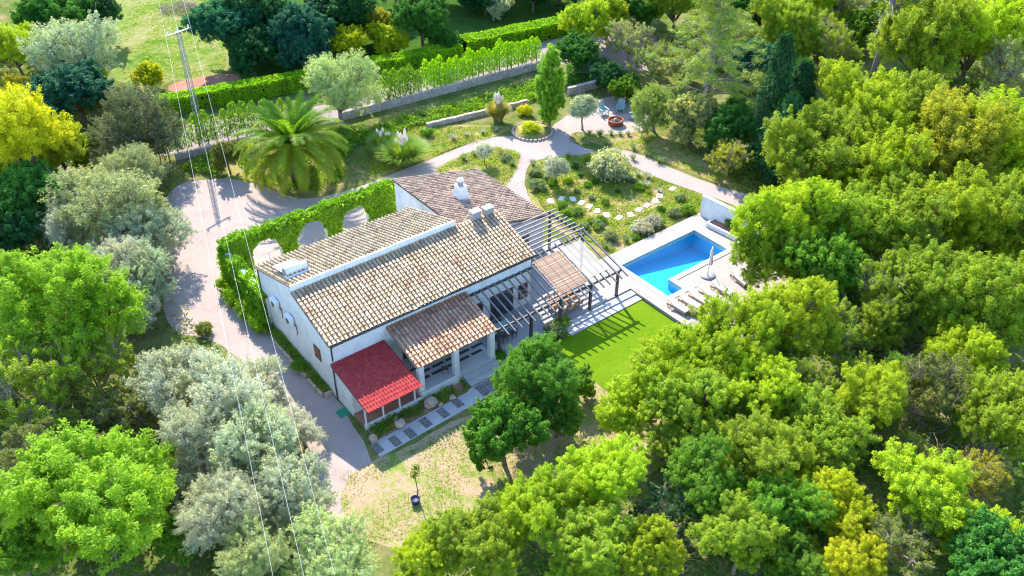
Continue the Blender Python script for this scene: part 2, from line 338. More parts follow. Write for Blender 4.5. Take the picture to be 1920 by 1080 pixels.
# ------------------------------------------------------------------ leaf generators
def unit(n, r=rng):
    v = r.normal(size=(n, 3)); return v / np.linalg.norm(v, axis=1, keepdims=True)
def leaves(P, Nrm, ln, wd, r=rng, fold=.25, droop=None):
    """one folded-diamond leaf (quad) at each P with normal Nrm"""
    n = len(P); t = unit(n, r)
    if droop is not None: t = t * .5 + droop
    t -= Nrm * (t * Nrm).sum(1, keepdims=True); t /= np.linalg.norm(t, axis=1, keepdims=True) + 1e-9
    b = np.cross(Nrm, t); l = (ln * r.uniform(.5, 1.5, n))[:, None]; w_ = (wd * r.uniform(.55, 1.45, n))[:, None]
    return np.stack([P - t * l * .5, P + b * w_ * .5 - Nrm * w_ * fold + t * l * .08, P + t * l * .5 - Nrm * l * .12, P - b * w_ * .5 - Nrm * w_ * fold + t * l * .08], 1)
def clump_leaves(cs, rc, n_each, ln, wd, r, outd, flat=.75, upb=.5, low=0.0):
    P = []; Nn = []; T = []
    for i, c in enumerate(cs):
        n = int(n_each * r.uniform(.7, 1.3)); d = unit(n, r); d[:, 2] = np.where(d[:, 2] < -.35, -d[:, 2], d[:, 2])
        rad = rc[i] * (r.uniform(0, 1, n) ** .5)[:, None] * (1 + .4 * np.abs(r.normal(size=(n, 1))))
        p = c + d * rad * np.array([1, 1, flat]); nn = d * .6 + outd[i] * .35 + np.array([0, 0, upb]) + unit(n, r) * .65
        P.append(p); Nn.append(nn / np.linalg.norm(nn, axis=1, keepdims=True))
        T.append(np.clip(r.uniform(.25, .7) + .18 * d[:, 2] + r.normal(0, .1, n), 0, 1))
    return np.concatenate(P), np.concatenate(Nn), np.concatenate(T)
def spray_leaves(cs, od, ln_s, n_each, ln, wd, r, fat=.33, upd=.55, axial=.5, nup=.7):
    """leafy shoots: leaves set around a short twig that grows outwards and up from each branch tip"""
    P = []; D = []; Nn = []; T = []
    for i, c in enumerate(cs):
        n = int(n_each * r.uniform(.6, 1.4)); l = r.uniform(*ln_s); d = od[i] * (1 - upd) + np.array([0, 0, upd]) + r.normal(0, .28, 3); d /= np.linalg.norm(d)
        t = r.uniform(0, 1, n)[:, None]; q = unit(n, r); q -= d * (q @ d)[:, None]; q /= np.linalg.norm(q, axis=1, keepdims=True) + 1e-9
        rad = fat * l * np.sqrt(r.uniform(0, 1, n))[:, None] * (1.1 - .65 * t)
        P.append(c + d * (t - .35) * l + q * rad); D.append(q + d * axial + np.array([0, 0, -.15]) + unit(n, r) * .35)
        nn = np.array([0, 0, nup]) + q * .25 + d * .2 + unit(n, r) * .6; Nn.append(nn / np.linalg.norm(nn, axis=1, keepdims=True))
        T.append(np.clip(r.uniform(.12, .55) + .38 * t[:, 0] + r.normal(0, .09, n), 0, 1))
    return tuple(np.concatenate(x) for x in (P, D, Nn, T))
def lobes_crown(seed, lobes, spacing, rcl, n_each, ln, wd, mat_, name, flat=.75, upb=.5, inner=.25, holes=.0, under=-.45, fold=.25, spray=None):
    r = np.random.default_rng(seed); cs = []; rc = []; od = []
    for (c, rad) in lobes:
        c = np.array(c); rad = np.array(rad); area = 4 * math.pi * (rad.prod() ** (2 / 3)); n = int(area / spacing ** 2)
        d = unit(n, r)
        for k in range(n):
            if d[k, 2] < under and r.uniform() < .75: continue
            p = c + d[k] * rad * r.uniform(.62, 1.1)
            if any((((p - np.array(c2)) / (np.array(r2) * .72)) ** 2).sum() < 1 for c2, r2 in lobes if c2 is not c and not np.allclose(c2, c)): continue
            if holes and noise.noise(Vector(p) * .9 + Vector((seed, 0, 0))) < holes - .6 + r.uniform(-.12, .12): continue
            cs.append(p); rc.append(r.uniform(*rcl)); od.append(d[k])
        for k in range(int(n * inner)):
            dd = unit(1, r)[0]; cs.append(c + dd * rad * r.uniform(.2, .55)); rc.append(rcl[1]); od.append(dd)
    if spray:
        P, D, Nn, T = spray_leaves(cs, od, rcl, n_each, ln, wd, r, **spray)
        return quads_mesh(name, leaves(P, Nn, ln, wd, r, fold, droop=D), mat_, T), cs
    P, Nn, T = clump_leaves(cs, rc, n_each, ln, wd, r, od, flat, upb)
    return quads_mesh(name, leaves(P, Nn, ln, wd, r, fold), mat_, T), cs
def limbs(seed, zc, lobes, r0, mat_, name='trunk', lean=.3, twigs=0, cs=None, tw_r=.03):
    r = np.random.default_rng(seed + 99); b = MB()
    k = zc * .42; top = Vector((r.uniform(-lean, lean), r.uniform(-lean, lean), k))
    b.tube([(0, 0, -.25), (0.02, .01, .25), (top.x * .5, top.y * .5, k * .55), top], [r0 * 1.5, r0 * 1.05, r0 * .9, r0 * .78], 8)
    ends = []
    for (c, rad) in lobes:
        e = Vector(c); mid = top.lerp(e, .5) + Vector((r.uniform(-.3, .3), r.uniform(-.3, .3), r.uniform(-.3, .2)))
        b.tube([top - Vector((0, 0, .15)), mid, e, e + Vector((0, 0, rad[2] * .5))], [r0 * .6, r0 * .42, r0 * .24, r0 * .08], 6); ends.append((mid, e))
    if cs is not None and twigs:
        idx = r.choice(len(cs), min(twigs, len(cs)), replace=False)
        for i in idx:
            c = Vector(cs[i]); j = min(range(len(ends)), key=lambda q: (ends[q][1] - c).length); s_ = ends[j][0].lerp(ends[j][1], r.uniform(.4, 1))
            md = s_.lerp(c, .55) + Vector(r.normal(0, .12, 3)); b.tube([s_, md, c + (c - s_).normalized() * r.uniform(.2, .9)], [tw_r * 1.4, tw_r, tw_r * .35], 4, False)
    return b.mesh(name, mat_)

KIND = {}
def rand_lobes(seed, rr, zc, n, rl, squash=.8, vz=(-.45, .35)):
    r = np.random.default_rng(seed); out = [((0, 0, zc + rr * .1), (rr * .55, rr * .55, rr * .55 * squash))]
    for k in range(n):
        a = 2.4 * k + r.uniform(-.5, .5); q = rr * r.uniform(.3, .72); s_ = rr * r.uniform(*rl)
        out.append(((q * math.cos(a), q * math.sin(a), zc + rr * (r.uniform(*vz) - .3 * (q / rr) ** 2)), (s_, s_, s_ * squash * r.uniform(.9, 1.3))))
    return out
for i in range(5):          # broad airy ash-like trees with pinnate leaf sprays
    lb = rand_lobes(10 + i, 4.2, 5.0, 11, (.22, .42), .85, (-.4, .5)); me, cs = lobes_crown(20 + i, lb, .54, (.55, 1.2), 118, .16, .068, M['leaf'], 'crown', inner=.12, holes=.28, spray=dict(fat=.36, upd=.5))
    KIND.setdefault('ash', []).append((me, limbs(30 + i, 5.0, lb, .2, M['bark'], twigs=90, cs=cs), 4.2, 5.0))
for i in range(3):          # open scrubby ones with bare twigs showing
    lb = rand_lobes(40 + i, 3.6, 4.0, 9, (.24, .42), .85, (-.45, .45)); me, cs = lobes_crown(50 + i, lb, .6, (.5, 1.0), 75, .16, .068, M['leaf'], 'crown', inner=.1, holes=.52, spray=dict(fat=.34, upd=.45))
    KIND.setdefault('scrub', []).append((me, limbs(60 + i, 4.0, lb, .16, M['twig'], twigs=260, cs=cs, tw_r=.03), 3.6, 4.0))
for i in range(4):          # olives: fine silvery shoots
    lb = rand_lobes(70 + i, 3.4, 3.5, 10, (.28, .46), .95, (-.5, .4)); me, cs = lobes_crown(80 + i, lb, .44, (.5, 1.1), 62, .15, .045, M['silver'], 'crown', inner=.15, holes=.2, fold=.1, spray=dict(fat=.3, upd=.35, axial=1.2, nup=.5))
    KIND.setdefault('olive', []).append((me, limbs(90 + i, 3.5, lb, .22, M['greybark'], twigs=90, cs=cs), 3.4, 3.5))
for i in range(3):          # dense broadleaf
    lb = rand_lobes(100 + i, 3.6, 4.2, 8, (.3, .48), .95); me, cs = lobes_crown(110 + i, lb, .55, (.55, 1.0), 90, .2, .12, M['leaf'], 'crown', inner=.2, holes=.15, spray=dict(fat=.42, upd=.35))
    KIND.setdefault('dense', []).append((me, limbs(120 + i, 4.2, lb, .22, M['bark'], twigs=20, cs=cs), 3.6, 4.2))
for i in range(2):          # small round garden olive
    lb = [((0, 0, 1.75), (.85, .85, .75)), ((.45, .2, 1.6), (.6, .6, .55)), ((-.45, -.1, 1.65), (.6, .6, .6)), ((.1, -.5, 1.55), (.55, .55, .5))]
    me, cs = lobes_crown(130 + i, lb, .28, (.14, .28), 55, .13, .045, M['silver'], 'crown', .9, .3, .2, .1, fold=.1)
    KIND.setdefault('sapling_olive', []).append((me, limbs(140 + i, 1.75, lb, .07, M['greybark'], twigs=14, cs=cs, lean=.1, tw_r=.012), 1.15, 1.75))
for i in range(3):          # low round shrubs, unit radius about one metre
    lb = [((0, 0, .45), (.75, .75, .5)), ((.4, .15, .4), (.55, .55, .42)), ((-.35, .25, .42), (.55, .55, .45)), ((0, -.4, .38), (.55, .55, .4))]
    me, cs = lobes_crown(150 + i, lb, .24, (.12, .26), 26, .16, .07, M['leaf'], 'leaves', .9, .5, .2, .05, under=-.2)
    KIND.setdefault('shrub', []).append((me, MB().tube([(0, 0, -.05), (.02, 0, .2), (0, .03, .42)], [.05, .04, .02], 5).tube([(0, 0, .05), (.2, .1, .35)], [.03, .015], 4).mesh('stem', M['bark']), 1.0, .5))
# spiky lavender-like tuft
def tuft_mesh(seed, n, h, spread, wd, name, mt, curve=.5, seg=3, foot=.12):
    r = np.random.default_rng(seed); V = []; T = []
    for k in range(n):
        a = r.uniform(0, 2 * math.pi); s_ = spread * r.uniform(.15, 1) ** .8; hh = h * r.uniform(.7, 1.1); d = np.array([math.cos(a), math.sin(a), 0]); sd = np.array([-d[1], d[0], 0]) * wd * r.uniform(.6, 1.3)
        b0 = d * s_ * foot + r.normal(0, .02 * spread, 3) * [1, 1, 0]; pts = []
        for q in range(seg + 1):
            t = q / seg; pts.append(b0 + d * s_ * (t ** (1 + curve)) + np.array([0, 0, hh * (t - curve * s_ / max(spread, .01) * .75 * t ** 2.2)]))
        tn = r.uniform(.1, .9)
        for q in range(seg):
            w0 = sd * (1 - q / seg) ** .6; w1 = sd * (1 - (q + 1) / seg) ** .6 + sd * .08
            V.append([pts[q] - w0, pts[q] + w0, pts[q + 1] + w1, pts[q + 1] - w1]); T.append(min(1, tn + .12 * q))
    return quads_mesh(name, np.array(V), mt, np.array(T))
TUFT = [tuft_mesh(160 + i, 110, .55, .5, .018, 'blades', M['silver'], .35) for i in range(3)]

def plant(kind, name, label, cat, loc, r_m, color, group=None, rz=None, zs=1.0, var=None, only_crown=False):
    vs = KIND[kind]; me, tr, r0, zc = vs[(var if var is not None else random.randrange(len(vs)))]
    s = r_m / r0; rz = random.uniform(0, 6.28) if rz is None else rz
    t = thing(name, label, cat, loc, rz, s, group); t.scale = (s * random.uniform(.88, 1.14), s * random.uniform(.88, 1.14), s * zs)
    if kind in ('ash', 'scrub', 'olive', 'dense'): t.rotation_euler = (random.uniform(-.09, .09), random.uniform(-.09, .09), rz)
    c = link(me.name.split('.')[0], me, t); j = random.uniform(.9, 1.1); c.color = (color[0] * j, color[1] * random.uniform(.94, 1.06) * j, color[2] * j, 1)
    link(tr.name.split('.')[0], tr, t); return t
def tree_px(kind, px, py, rpx, color, label, name='tree', cat='tree', group=None, zs=1.0, var=None):
    """crown centre seen at (px,py), crown radius rpx photo pixels; the trunk stands on the ground below"""
    r0, zc = KIND[kind][0][2:]; z = zc
    for _ in range(4):
        p = at(px, py, z); rm = rpx * mpp(p); z = zc * rm / r0 * zs
    return plant(kind, name, label, cat, (p.x, p.y, 0), rm, C[color], group, zs=zs, var=var)

# ------------------------------------------------------------------ ground sheets
def smooth_loop(pts, sub=5, jit=.0, seed=1):
    n = len(pts); out = []; r = random.Random(seed)
    for i in range(n):
        p0, p1, p2, p3 = (Vector(pts[(i + k - 1) % n][:2]) for k in range(4))
        for q in range(sub):
            t = q / sub; v = .5 * ((2 * p1) + (p2 - p0) * t + (2 * p0 - 5 * p1 + 4 * p2 - p3) * t * t + (3 * p1 - p0 - 3 * p2 + p3) * t ** 3)
            out.append((v.x + r.uniform(-jit, jit), v.y + r.uniform(-jit, jit)))
    return out
def sheet(name, poly, mt, z, thick=None):
    b = MB()
    if thick: b.prism(poly, z - thick, z)
    else:
        tr = tessellate_polygon([[Vector((p[0], p[1], 0)) for p in poly]]); fs = []
        for t in tr:
            a, b_, c = (poly[i] for i in t); fs.append(t if (b_[0] - a[0]) * (c[1] - a[1]) - (b_[1] - a[1]) * (c[0] - a[0]) > 0 else tuple(reversed(t)))
        b.add([(p[0], p[1], z) for p in poly], fs)
    return tag(b.build(name, mt), kind='structure')
def wpoly(px, z=0.0): return [tuple(at(x, y, z))[:2] for x, y in px]

ground_hole = [(44.6, 37.6), (56.0, 37.6), (56.0, 44.9), (44.6, 44.9)]          # the pool is dug in here
gl_ = [[Vector((-350, -300, 0)), Vector((600, -300, 0)), Vector((600, 650, 0)), Vector((-350, 650, 0))], [Vector((*p, 0)) for p in ground_hole]]
gf = [p for l in gl_ for p in l]; fs = []
for t in tessellate_polygon(gl_):
    a_, b_, c_ = (gf[i] for i in t); fs.append(t if (b_ - a_).cross(c_ - a_).z > 0 else tuple(reversed(t)))
ground = tag(MB().add(gf, fs).build('ground', M['ground']), kind='structure')
DRIVE = [(300, 420), (330, 350), (420, 335), (480, 345), (560, 372), (640, 360), (740, 325), (830, 290), (900, 262), (965, 255), (1020, 258), (1040, 232), (1090, 205), (1150, 180), (1215, 195), (1215, 240), (1150, 252), (1080, 248),
         (1070, 265), (1125, 285), (1150, 278), (1200, 290), (1270, 320), (1350, 350), (1440, 378), (1470, 410), (1400, 392), (1330, 368), (1250, 340), (1185, 312), (1130, 290), (1010, 300), (985, 330), (990, 365), (1010, 395), (960, 420), (800, 440), (520, 560), (640, 760), (700, 870), (670, 910), (645, 960), (660, 1010), (630, 1010), (600, 930), (560, 800), (420, 650), (330, 620), (305, 560), (315, 480)]
drive = sheet('driveway', smooth_loop(wpoly(DRIVE), 4, .06, 3), M['gravel'], .006)
sheet('dry_grass_yard', smooth_loop(wpoly([(700, 866), (760, 840), (830, 800), (900, 770), (1000, 740), (1130, 700), (1240, 760), (1230, 880), (1000, 960), (860, 1030), (700, 1020), (655, 985), (640, 930), (660, 890)]), 4, .1, 5), M['dry'], .012)
garden = sheet('garden_bed', smooth_loop(wpoly([(990, 330), (1012, 303), (1080, 292), (1135, 287), (1185, 315), (1250, 343), (1330, 372), (1330, 400), (1240, 440), (1150, 480), (1060, 440), (1000, 390)]), 4, .08, 6), M['garden'], .014)
sheet('garden_bed', smooth_loop(wpoly([(820, 318), (870, 290), (930, 276), (975, 290), (960, 330), (930, 360), (850, 345)]), 4, .06, 7), M['garden'], .014)
sheet('garden_bed', smooth_loop(wpoly([(650, 300), (720, 250), (800, 235), (900, 235), (955, 240), (930, 255), (860, 275), (780, 305), (700, 330)]), 4, .08, 8), M['garden'], .016)
sheet('garden_bed', smooth_loop(wpoly([(1078, 252), (1150, 256), (1215, 246), (1290, 280), (1400, 350), (1440, 372), (1360, 348), (1280, 318), (1200, 286), (1140, 276)]), 4, .08, 9), M['garden'], .018)
sheet('garden_bed', smooth_loop(wpoly([(430, 300), (540, 270), (640, 300), (650, 340), (600, 362), (540, 360), (480, 342), (430, 330)]), 4, .08, 10), M['garden'], .018)
sheet('lane', smooth_loop(wpoly([(200, 262), (400, 226), (640, 190), (900, 112), (1100, 60), (1180, 60), (1230, 70), (1220, 130), (1160, 130), (1000, 122), (830, 175), (640, 226), (400, 275), (220, 300)]), 4, .08, 11), M['lane'], .01)
sheet('meadow', smooth_loop(wpoly([(200, -30), (420, -30), (430, 130), (330, 150), (220, 150), (190, 60)]), 4, .2, 12), M['meadow'], .008)
sheet('tilled_plot', smooth_loop(wpoly([(322, 158), (390, 142), (440, 140), (445, 152), (390, 162), (325, 172)]), 4, .06, 13), M['plot'], .016)
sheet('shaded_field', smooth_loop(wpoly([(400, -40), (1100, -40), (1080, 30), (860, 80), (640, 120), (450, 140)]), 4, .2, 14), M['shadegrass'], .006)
sheet('pale_yard', smooth_loop(wpoly([(95, 340), (110, 310), (150, 305), (165, 330), (140, 350)]), 4, .1, 15), M['lane'], .012)

# ------------------------------------------------------------------ terrace, steps, lawn, pool
ZT = .30
TX0, TX1, TY0 = 29.9, 43.7, 40.75
tb = MB().prism([(29.95, 39.95), (36.2, 39.95), (36.2, TY0), (TX1, TY0), (TX1, 50.1), (29.95, 50.1)], -.05, ZT)
terrace = tag(tb.build('terrace', M['terrace']), kind='structure')
for k, (ya, yb, z1) in enumerate(((40.05, TY0, .2), (39.35, 40.05, .1))):
    MB().bbox(36.22, TX1, ya, yb, -.05, z1, .015).build('step', M['coping'], terrace)
sheet('lawn', [(34.2, 30.5), (43.68, 31.5), (43.68, 39.33), (36.2, 39.33), (36.2, 39.93), (34.2, 39.93)], M['lawn'], .03)
ZD = .30
PA, PB, PC, PD, PE, PF = (at(*p, ZD) for p in ((1165, 497), (1302, 431), (1360, 465), (1258, 527), (1281, 541), (1252, 557)))
px0, px1, py1, pyc, px2, pyf = (PA.x + PF.x) / 2, (PB.x + PC.x) / 2, (PA.y + PB.y) / 2, (PC.y + PD.y) / 2, (PD.x + PE.x) / 2, (PE.y + PF.y) / 2
def lring(o):   # L-shaped pool outline grown by o
    return [(px0 - o, pyf - o), (px2 + o, pyf - o), (px2 + o, pyc - o), (px1 + o, pyc - o), (px1 + o, py1 + o), (px0 - o, py1 + o)]
def ring_mesh(outer, inner, z0, z1):
    n = len(outer); b = MB(); vs = [(*p, z1) for p in outer] + [(*p, z1) for p in inner] + [(*p, z0) for p in outer] + [(*p, z0) for p in inner]; fs = []
    for i in range(n):
        j = (i + 1) % n; fs += [(i, j, n + j, n + i), (2 * n + i, 2 * n + j, j, i), (n + i, n + j, 3 * n + j, 3 * n + i), (3 * n + i, 3 * n + j, 2 * n + j, 2 * n + i)]
    return b.add(vs, fs)
DX1, DY1, DY0 = 57.0, 45.3, 30.5
outer = [(TX1 + .02, DY0), (px2 + .5, DY0), (DX1 + 3.5, DY0), (DX1 + 3.5, DY1 - 4.6), (DX1, DY1), (TX1 + .02, DY1)]
deck = tag(ring_mesh(outer, lring(.46), -.4, ZD).build('pool_deck', M['deck']), kind='structure')
pool = thing('swimming_pool', 'blue L-shaped swimming pool with pale stone coping in the paved deck', 'pool', (px0, pyf, 0))
po = Vector((px0, pyf, 0))
def shift(b, o):
    b.v = [(v[0] - o.x, v[1] - o.y, v[2] - o.z) for v in b.v]; return b
shift(ring_mesh(lring(.445), lring(-.02), -.1, ZD + .025), po).build('coping', M['coping'], pool)
zl, zr = ZD - .75, ZD - 1.75
def zf(x): return zl + (zr - zl) * (x - px0) / (px1 - px0)
b = MB(); rg = lring(0); n = 6
b.add([(*p, ZD - .05) for p in rg] + [(p[0], p[1], zf(p[0])) for p in rg], [(i, (i + 1) % n, n + (i + 1) % n, n + i) for i in range(n)] + [(n + 0, n + 1, n + 2, n + 3, n + 4, n + 5)])
b.add([(px0, pyf, zf(px0)), (px2, pyf, zf(px2)), (px2, pyc, zf(px2)), (px0, pyc, zf(px0))], [(0, 1, 2, 3)]); b.f.pop(); b.sm.pop(); b.v = b.v[:-4]
b.f[n] = (n, n + 1, n + 2, n + 5); b.f.append((n + 2, n + 3, n + 4, n + 5)); b.sm.append(False)
shift(b, po).build('basin', M['pool'], pool)
shift(MB().add([(*p, ZD - .09) for p in lring(-.003)], [(0, 1, 2, 5), (2, 3, 4, 5)]), po).build('water', M['water'], pool)
slot = MB().box(px2 + .5, px1 + 1.2, pyc - .53, pyc - .47, ZD - .02, ZD + .006); slot.box(px0 + .2, px2 + 1.1, pyf - .53, pyf - .47, ZD - .02, ZD + .006)
slot.build('drain_channel', M['gutter'], deck)

# white garden wall with planter at the far end of the pool
wa, wb = at(1312, 403, ZD), at(1412, 452, ZD)
wd_ = (wb - wa); wlen = 7.6; wdir = wd_.normalized(); wn_ = Vector((-wdir.y, wdir.x, 0))
gw = thing('garden_wall', 'white rendered garden wall standing at the far end of the pool deck', 'wall', (wa.x, wa.y, 0), math.atan2(wdir.y, wdir.x))
MB().bbox(0, wlen, -.02, .28, 0, 2.3, .015).build('wall_panel', M['stucco'], gw)
MB().bbox(-.02, wlen, -.05, .31, 2.302, 2.36, .01).build('cap', M['plaster'], gw)
pl = MB().bbox(1.5, wlen, -1.15, -.95, 0, .72, .02); pl.box(1.5, 1.7, -.95, -.03, 0, .7); pl.build('planter_kerb', M['plaster'], gw)
MB().box(1.71, wlen, -.94, -.03, 0, .6).build('planter_soil', M['plot'], gw)
bp_ = at(1392, 458, ZD); sb = thing('stone_bench', 'low pale stone bench block between the pool and the garden wall', 'bench', (bp_.x, bp_.y, ZD), math.atan2(wdir.y, wdir.x) + 1.57)
MB().bbox(-.9, .9, -.25, .25, .36, .46, .02).build('seat', M['coping'], sb); MB().bbox(-.8, .8, -.18, .18, 0, .355, .02).build('base', M['plaster'], sb)

# ------------------------------------------------------------------ house
house = thing('villa', 'white villa with beige clay tile roofs, chimneys and a tiled front porch', 'house', (18.85, 44.35, 0))
HO = Vector((18.85, 44.35, 0))
def hp(b, name, mt, parent=None):
    return shift(b, HO).build(name, mt, parent or house)
X0, X1 = 18.85, 36.25
YF, YR = 44.35, 55.15
SL = .312
EY, EZ = 44.0, 4.94                    # main eave
TYY, TZ = 49.0, EZ + SL * 5.0          # top of the main slope
# main body: gable profile extruded along x
def extr(b, prof, xa, xb):
    n = len(prof); ar = sum(prof[i][0] * prof[(i + 1) % n][1] - prof[(i + 1) % n][0] * prof[i][1] for i in range(n))
    tr = tessellate_polygon([[Vector((p[0], p[1], 0)) for p in prof]])
    vs = [(xa, *p) for p in prof] + [(xb, *p) for p in prof]; fs = [tuple(t) for t in tr] + [tuple(i + n for i in reversed(t)) for t in tr]
    for i in range(n): fs.append((i, (i + 1) % n, n + (i + 1) % n, n + i))
    return b.add(vs, fs)
RZ = TZ + .42; RS = .30                # rear ridge height and slope
body = extr(MB(), [(YF, 0), (YR, 0), (YR, RZ - .18 - RS * (YR - 49.12)), (49.12, RZ - .18), (49.12, TZ - .16), (YF, EZ + SL * (YF - EY) - .16)], X0, 32.5)
body2 = extr(MB(), [(YF, 0), (49.3, 0), (49.3, TZ - .17), (YF, EZ + SL * (YF - EY) - .16)], 32.5, X1)
hp(body, 'wall', M['stucco']); hp(body2, 'wall', M['stucco'])
hp(MB().box(X0 - .12, 32.55, 49.0, 49.14, TZ - .1, RZ + .06), 'parapet', M['plaster'])

# barrel tiles
def tile_mesh(name, mt, wl, wu, ln, h, lift=.03, sg=5, concave=False):
    b = MB(); vs = []
    for t, wv in ((0, wl), (1, wu)):
        for k in range(sg + 1):
            a = math.pi * k / sg; vs.append((-math.cos(a) * wv / 2, t * ln, math.sin(a) * h * (1 if t == 0 else .9) + (lift if t == 0 else 0)))
    fs = [(k, k + 1, sg + 1 + k + 1, sg + 1 + k) for k in range(sg)]
    b.add(vs, [tuple(reversed(f)) for f in fs], True)
    inn = [(v[0] * .8, v[1], v[2] * .72) for v in vs[:sg + 1]]      # visible thickness at the lower end
    o = len(b.v); b.v += inn
    for k in range(sg): b.f.append((k, o + k, o + k + 1, k + 1)); b.sm.append(False)
    return b
def tile_roof(name, mt, pan, O, along, up, length, slope_len, pitch=.32, row=.36, indiv=0, slab=.13, seed=1):
    """O lower left corner of the tile surface, along the eave, up the slope; tiles run up the slope"""
    r = random.Random(seed); O = Vector(O); A = Vector(along).normalized(); U = Vector(up).normalized(); Nn = A.cross(U).normalized()
    if Nn.z < 0: Nn = -Nn
    roof = MB(); c = [O - HO, O + A * length - HO, O + A * length + U * slope_len - HO, O + U * slope_len - HO]
    flip = A.cross(U).z < 0
    lo_ = [v - Nn * slab for v in c]; fs = [(0, 1, 2, 3), (7, 6, 5, 4), (0, 4, 5, 1), (1, 5, 6, 2), (2, 6, 7, 3), (3, 7, 4, 0)]
    roof.add(c + lo_, [tuple(reversed(f)) for f in fs] if flip else fs)
    ro = roof.build(name, pan, house)
    nc = int(round(length / pitch)); nr = int(math.ceil(slope_len / row)); pitch = length / nc; row = slope_len / nr
    tm = tile_mesh('tile', mt, pitch * .74, pitch * .6, row * 1.16, pitch * .27)
    tv = [Vector(v) for v in tm.v]; big = MB(); me = None; cnt = 0
    for j in range(nr):
        for i in range(nc):
            ja, ju, jr = r.uniform(-.012, .012), r.uniform(-.03, .02), r.uniform(-.035, .035)
            if r.random() < .035: jr *= 3.2; ju -= .07
            org = O + A * (pitch * (i + .5) + ja) + U * (row * j + ju - (.05 if j == 0 else 0)) + Nn * (.008 + r.uniform(0, .012))
            a2 = (A + U * jr).normalized() * (-1 if flip else 1); u2 = (U - A * jr).normalized()
            if cnt < indiv and j < nr:
                if me is None: me = tm.mesh('tile', mt)
                o = link('tile', me, ro); mx_ = Matrix.Identity(4)
                for q in range(3): mx_[q][0], mx_[q][1], mx_[q][2], mx_[q][3] = a2[q], u2[q], Nn[q], (org - HO)[q]
                o.matrix_local = mx_; cnt += 1
            else:
                big.add([org - HO + a2 * v.x + u2 * v.y + Nn * v.z for v in tv], tm.f, True)
    if big.v:
        o = big.build('tile_field', mt, ro); o['kind'] = 'stuff'
    return ro
u_main = (0, 1, SL); L_main = math.hypot(5.0, SL * 5.0)
tile_roof('main_roof', M['tile_main'], M['pan_light'], (X0 - .18, EY, EZ), (1, 0, 0), u_main, X1 + .2 - X0 + .18, L_main, indiv=55, seed=2)
u_rear = (0, -1, RS); ry1 = 55.5
tile_roof('rear_roof', M['tile_rear'], M['pan_light'], (X0 - .12, ry1, RZ - RS * (ry1 - 49.14)), (1, 0, 0), (0, -1, RS), 32.5 - X0 + .15, math.hypot(ry1 - 49.14, RS * (ry1 - 49.14)), seed=3)
# wing: slopes down towards +x
WH, WX0, WZ0, WX1, WZ1, WY0, WY1 = 0, 33.35, 5.5, 42.2, 3.5, 49.45, 59.65
ws = (WZ0 - WZ1) / (WX1 - WX0)
wing = MB(); pr = [(33.45, 0), (41.75, 0), (41.75, WZ0 - ws * (41.75 - WX0) - .16), (33.45, WZ0 - .18)]
n = 4; vs = [(p[0], 49.55, p[1]) for p in pr] + [(p[0], 59.45, p[1]) for p in pr]
wing.add(vs, [(0, 1, 2, 3), (7, 6, 5, 4)] + [((i + 1) % 4, i, 4 + i, 4 + (i + 1) % 4) for i in range(4)])
hp(wing, 'wall', M['stucco'])
tile_roof('wing_roof', M['tile_wing'], M['pan_dark'], (WX1, WY0, WZ1), (0, 1, 0), (-1, 0, ws), WY1 - WY0, math.hypot(WX1 - WX0, WZ0 - WZ1), pitch=.3, seed=4)
# porch roof
PZ, PS = 2.98, .30
tile_roof('porch_roof', M['tile_porch'], M['pan_light'], (23.25, 40.5, PZ), (1, 0, 0), (0, 1, PS), 6.85, math.hypot(3.85, PS * 3.85), pitch=.33, row=.36, indiv=240, seed=5)
# porch: floor, columns, base wall, steps
pf = MB().box(23.35, 29.9, 40.45, 44.34, -.05, .55); hp(pf, 'porch_floor', M['porchfloor'])
for i in range(5):
    for j in range(3):
        xx = 24.0 + i * 1.15 + (.45 if j % 2 else 0); yy = 41.6 + j * .62
        hp(MB().box(xx, xx + .95, yy, yy + .26, .553, .559), 'floor_stripe', M['stripe'])
hp(MB().box(23.36, 26.55, 40.30, 40.44, -.05, .72), 'low_wall', M['stucco'])
for cx, cw in ((23.62, .42), (26.55, .42), (29.68, .42)):
    hp(MB().bbox(cx - cw / 2, cx + cw / 2, 40.52, 40.94, .56, PZ - .14 + .1, .02), 'column', M['plaster'])
hp(MB().box(23.3, 30.0, 40.62, 40.84, PZ - .16, PZ - .09), 'lintel', M['plaster'])
for k, (ya, yb, z1) in enumerate(((39.9, 40.43, .36), (39.35, 39.9, .18))):
    hp(MB().bbox(26.9, 29.85, ya, yb, -.05, z1, .015), 'step', M['concrete'])
# red sheet-tile lean-to
LT = dict(x0=18.72, x1=23.0, yb=39.42, zb=2.32, yt=44.3, zt=3.12)
b = MB(); nx, ny = 76, 44; vs = []; fs = []
for j in range(ny + 1):
    t = j / ny; y = LT['yb'] + (LT['yt'] - LT['yb']) * t; z = LT['zb'] + (LT['zt'] - LT['zb']) * t; stp = ((t * 14) % 1.0)
    for i in range(nx + 1):
        x = LT['x0'] + (LT['x1'] - LT['x0']) * i / nx
        vs.append((x, y, z + .035 * math.sin(i / nx * 2 * math.pi * 19) + .035 * (1 - stp)))
for j in range(ny):
    for i in range(nx): a = j * (nx + 1) + i; fs.append((a, a + 1, a + nx + 2, a + nx + 1))
b.add(vs, fs, False); o = hp(b, 'lean_to_roof', M['redroof']); sm = o.modifiers.new('thickness', 'SOLIDIFY'); sm.thickness = .03
hp(MB().box(18.86, 19.06, 41.9, 44.34, 0, 2.55), 'lean_to_wall', M['stucco'])
hp(MB().box(22.72, 22.9, 41.9, 44.34, 0, 2.6), 'lean_to_wall', M['stucco'])
hp(MB().box(19.07, 22.7, 41.9, 42.08, 0, 2.5), 'lean_to_wall', M['stucco'])
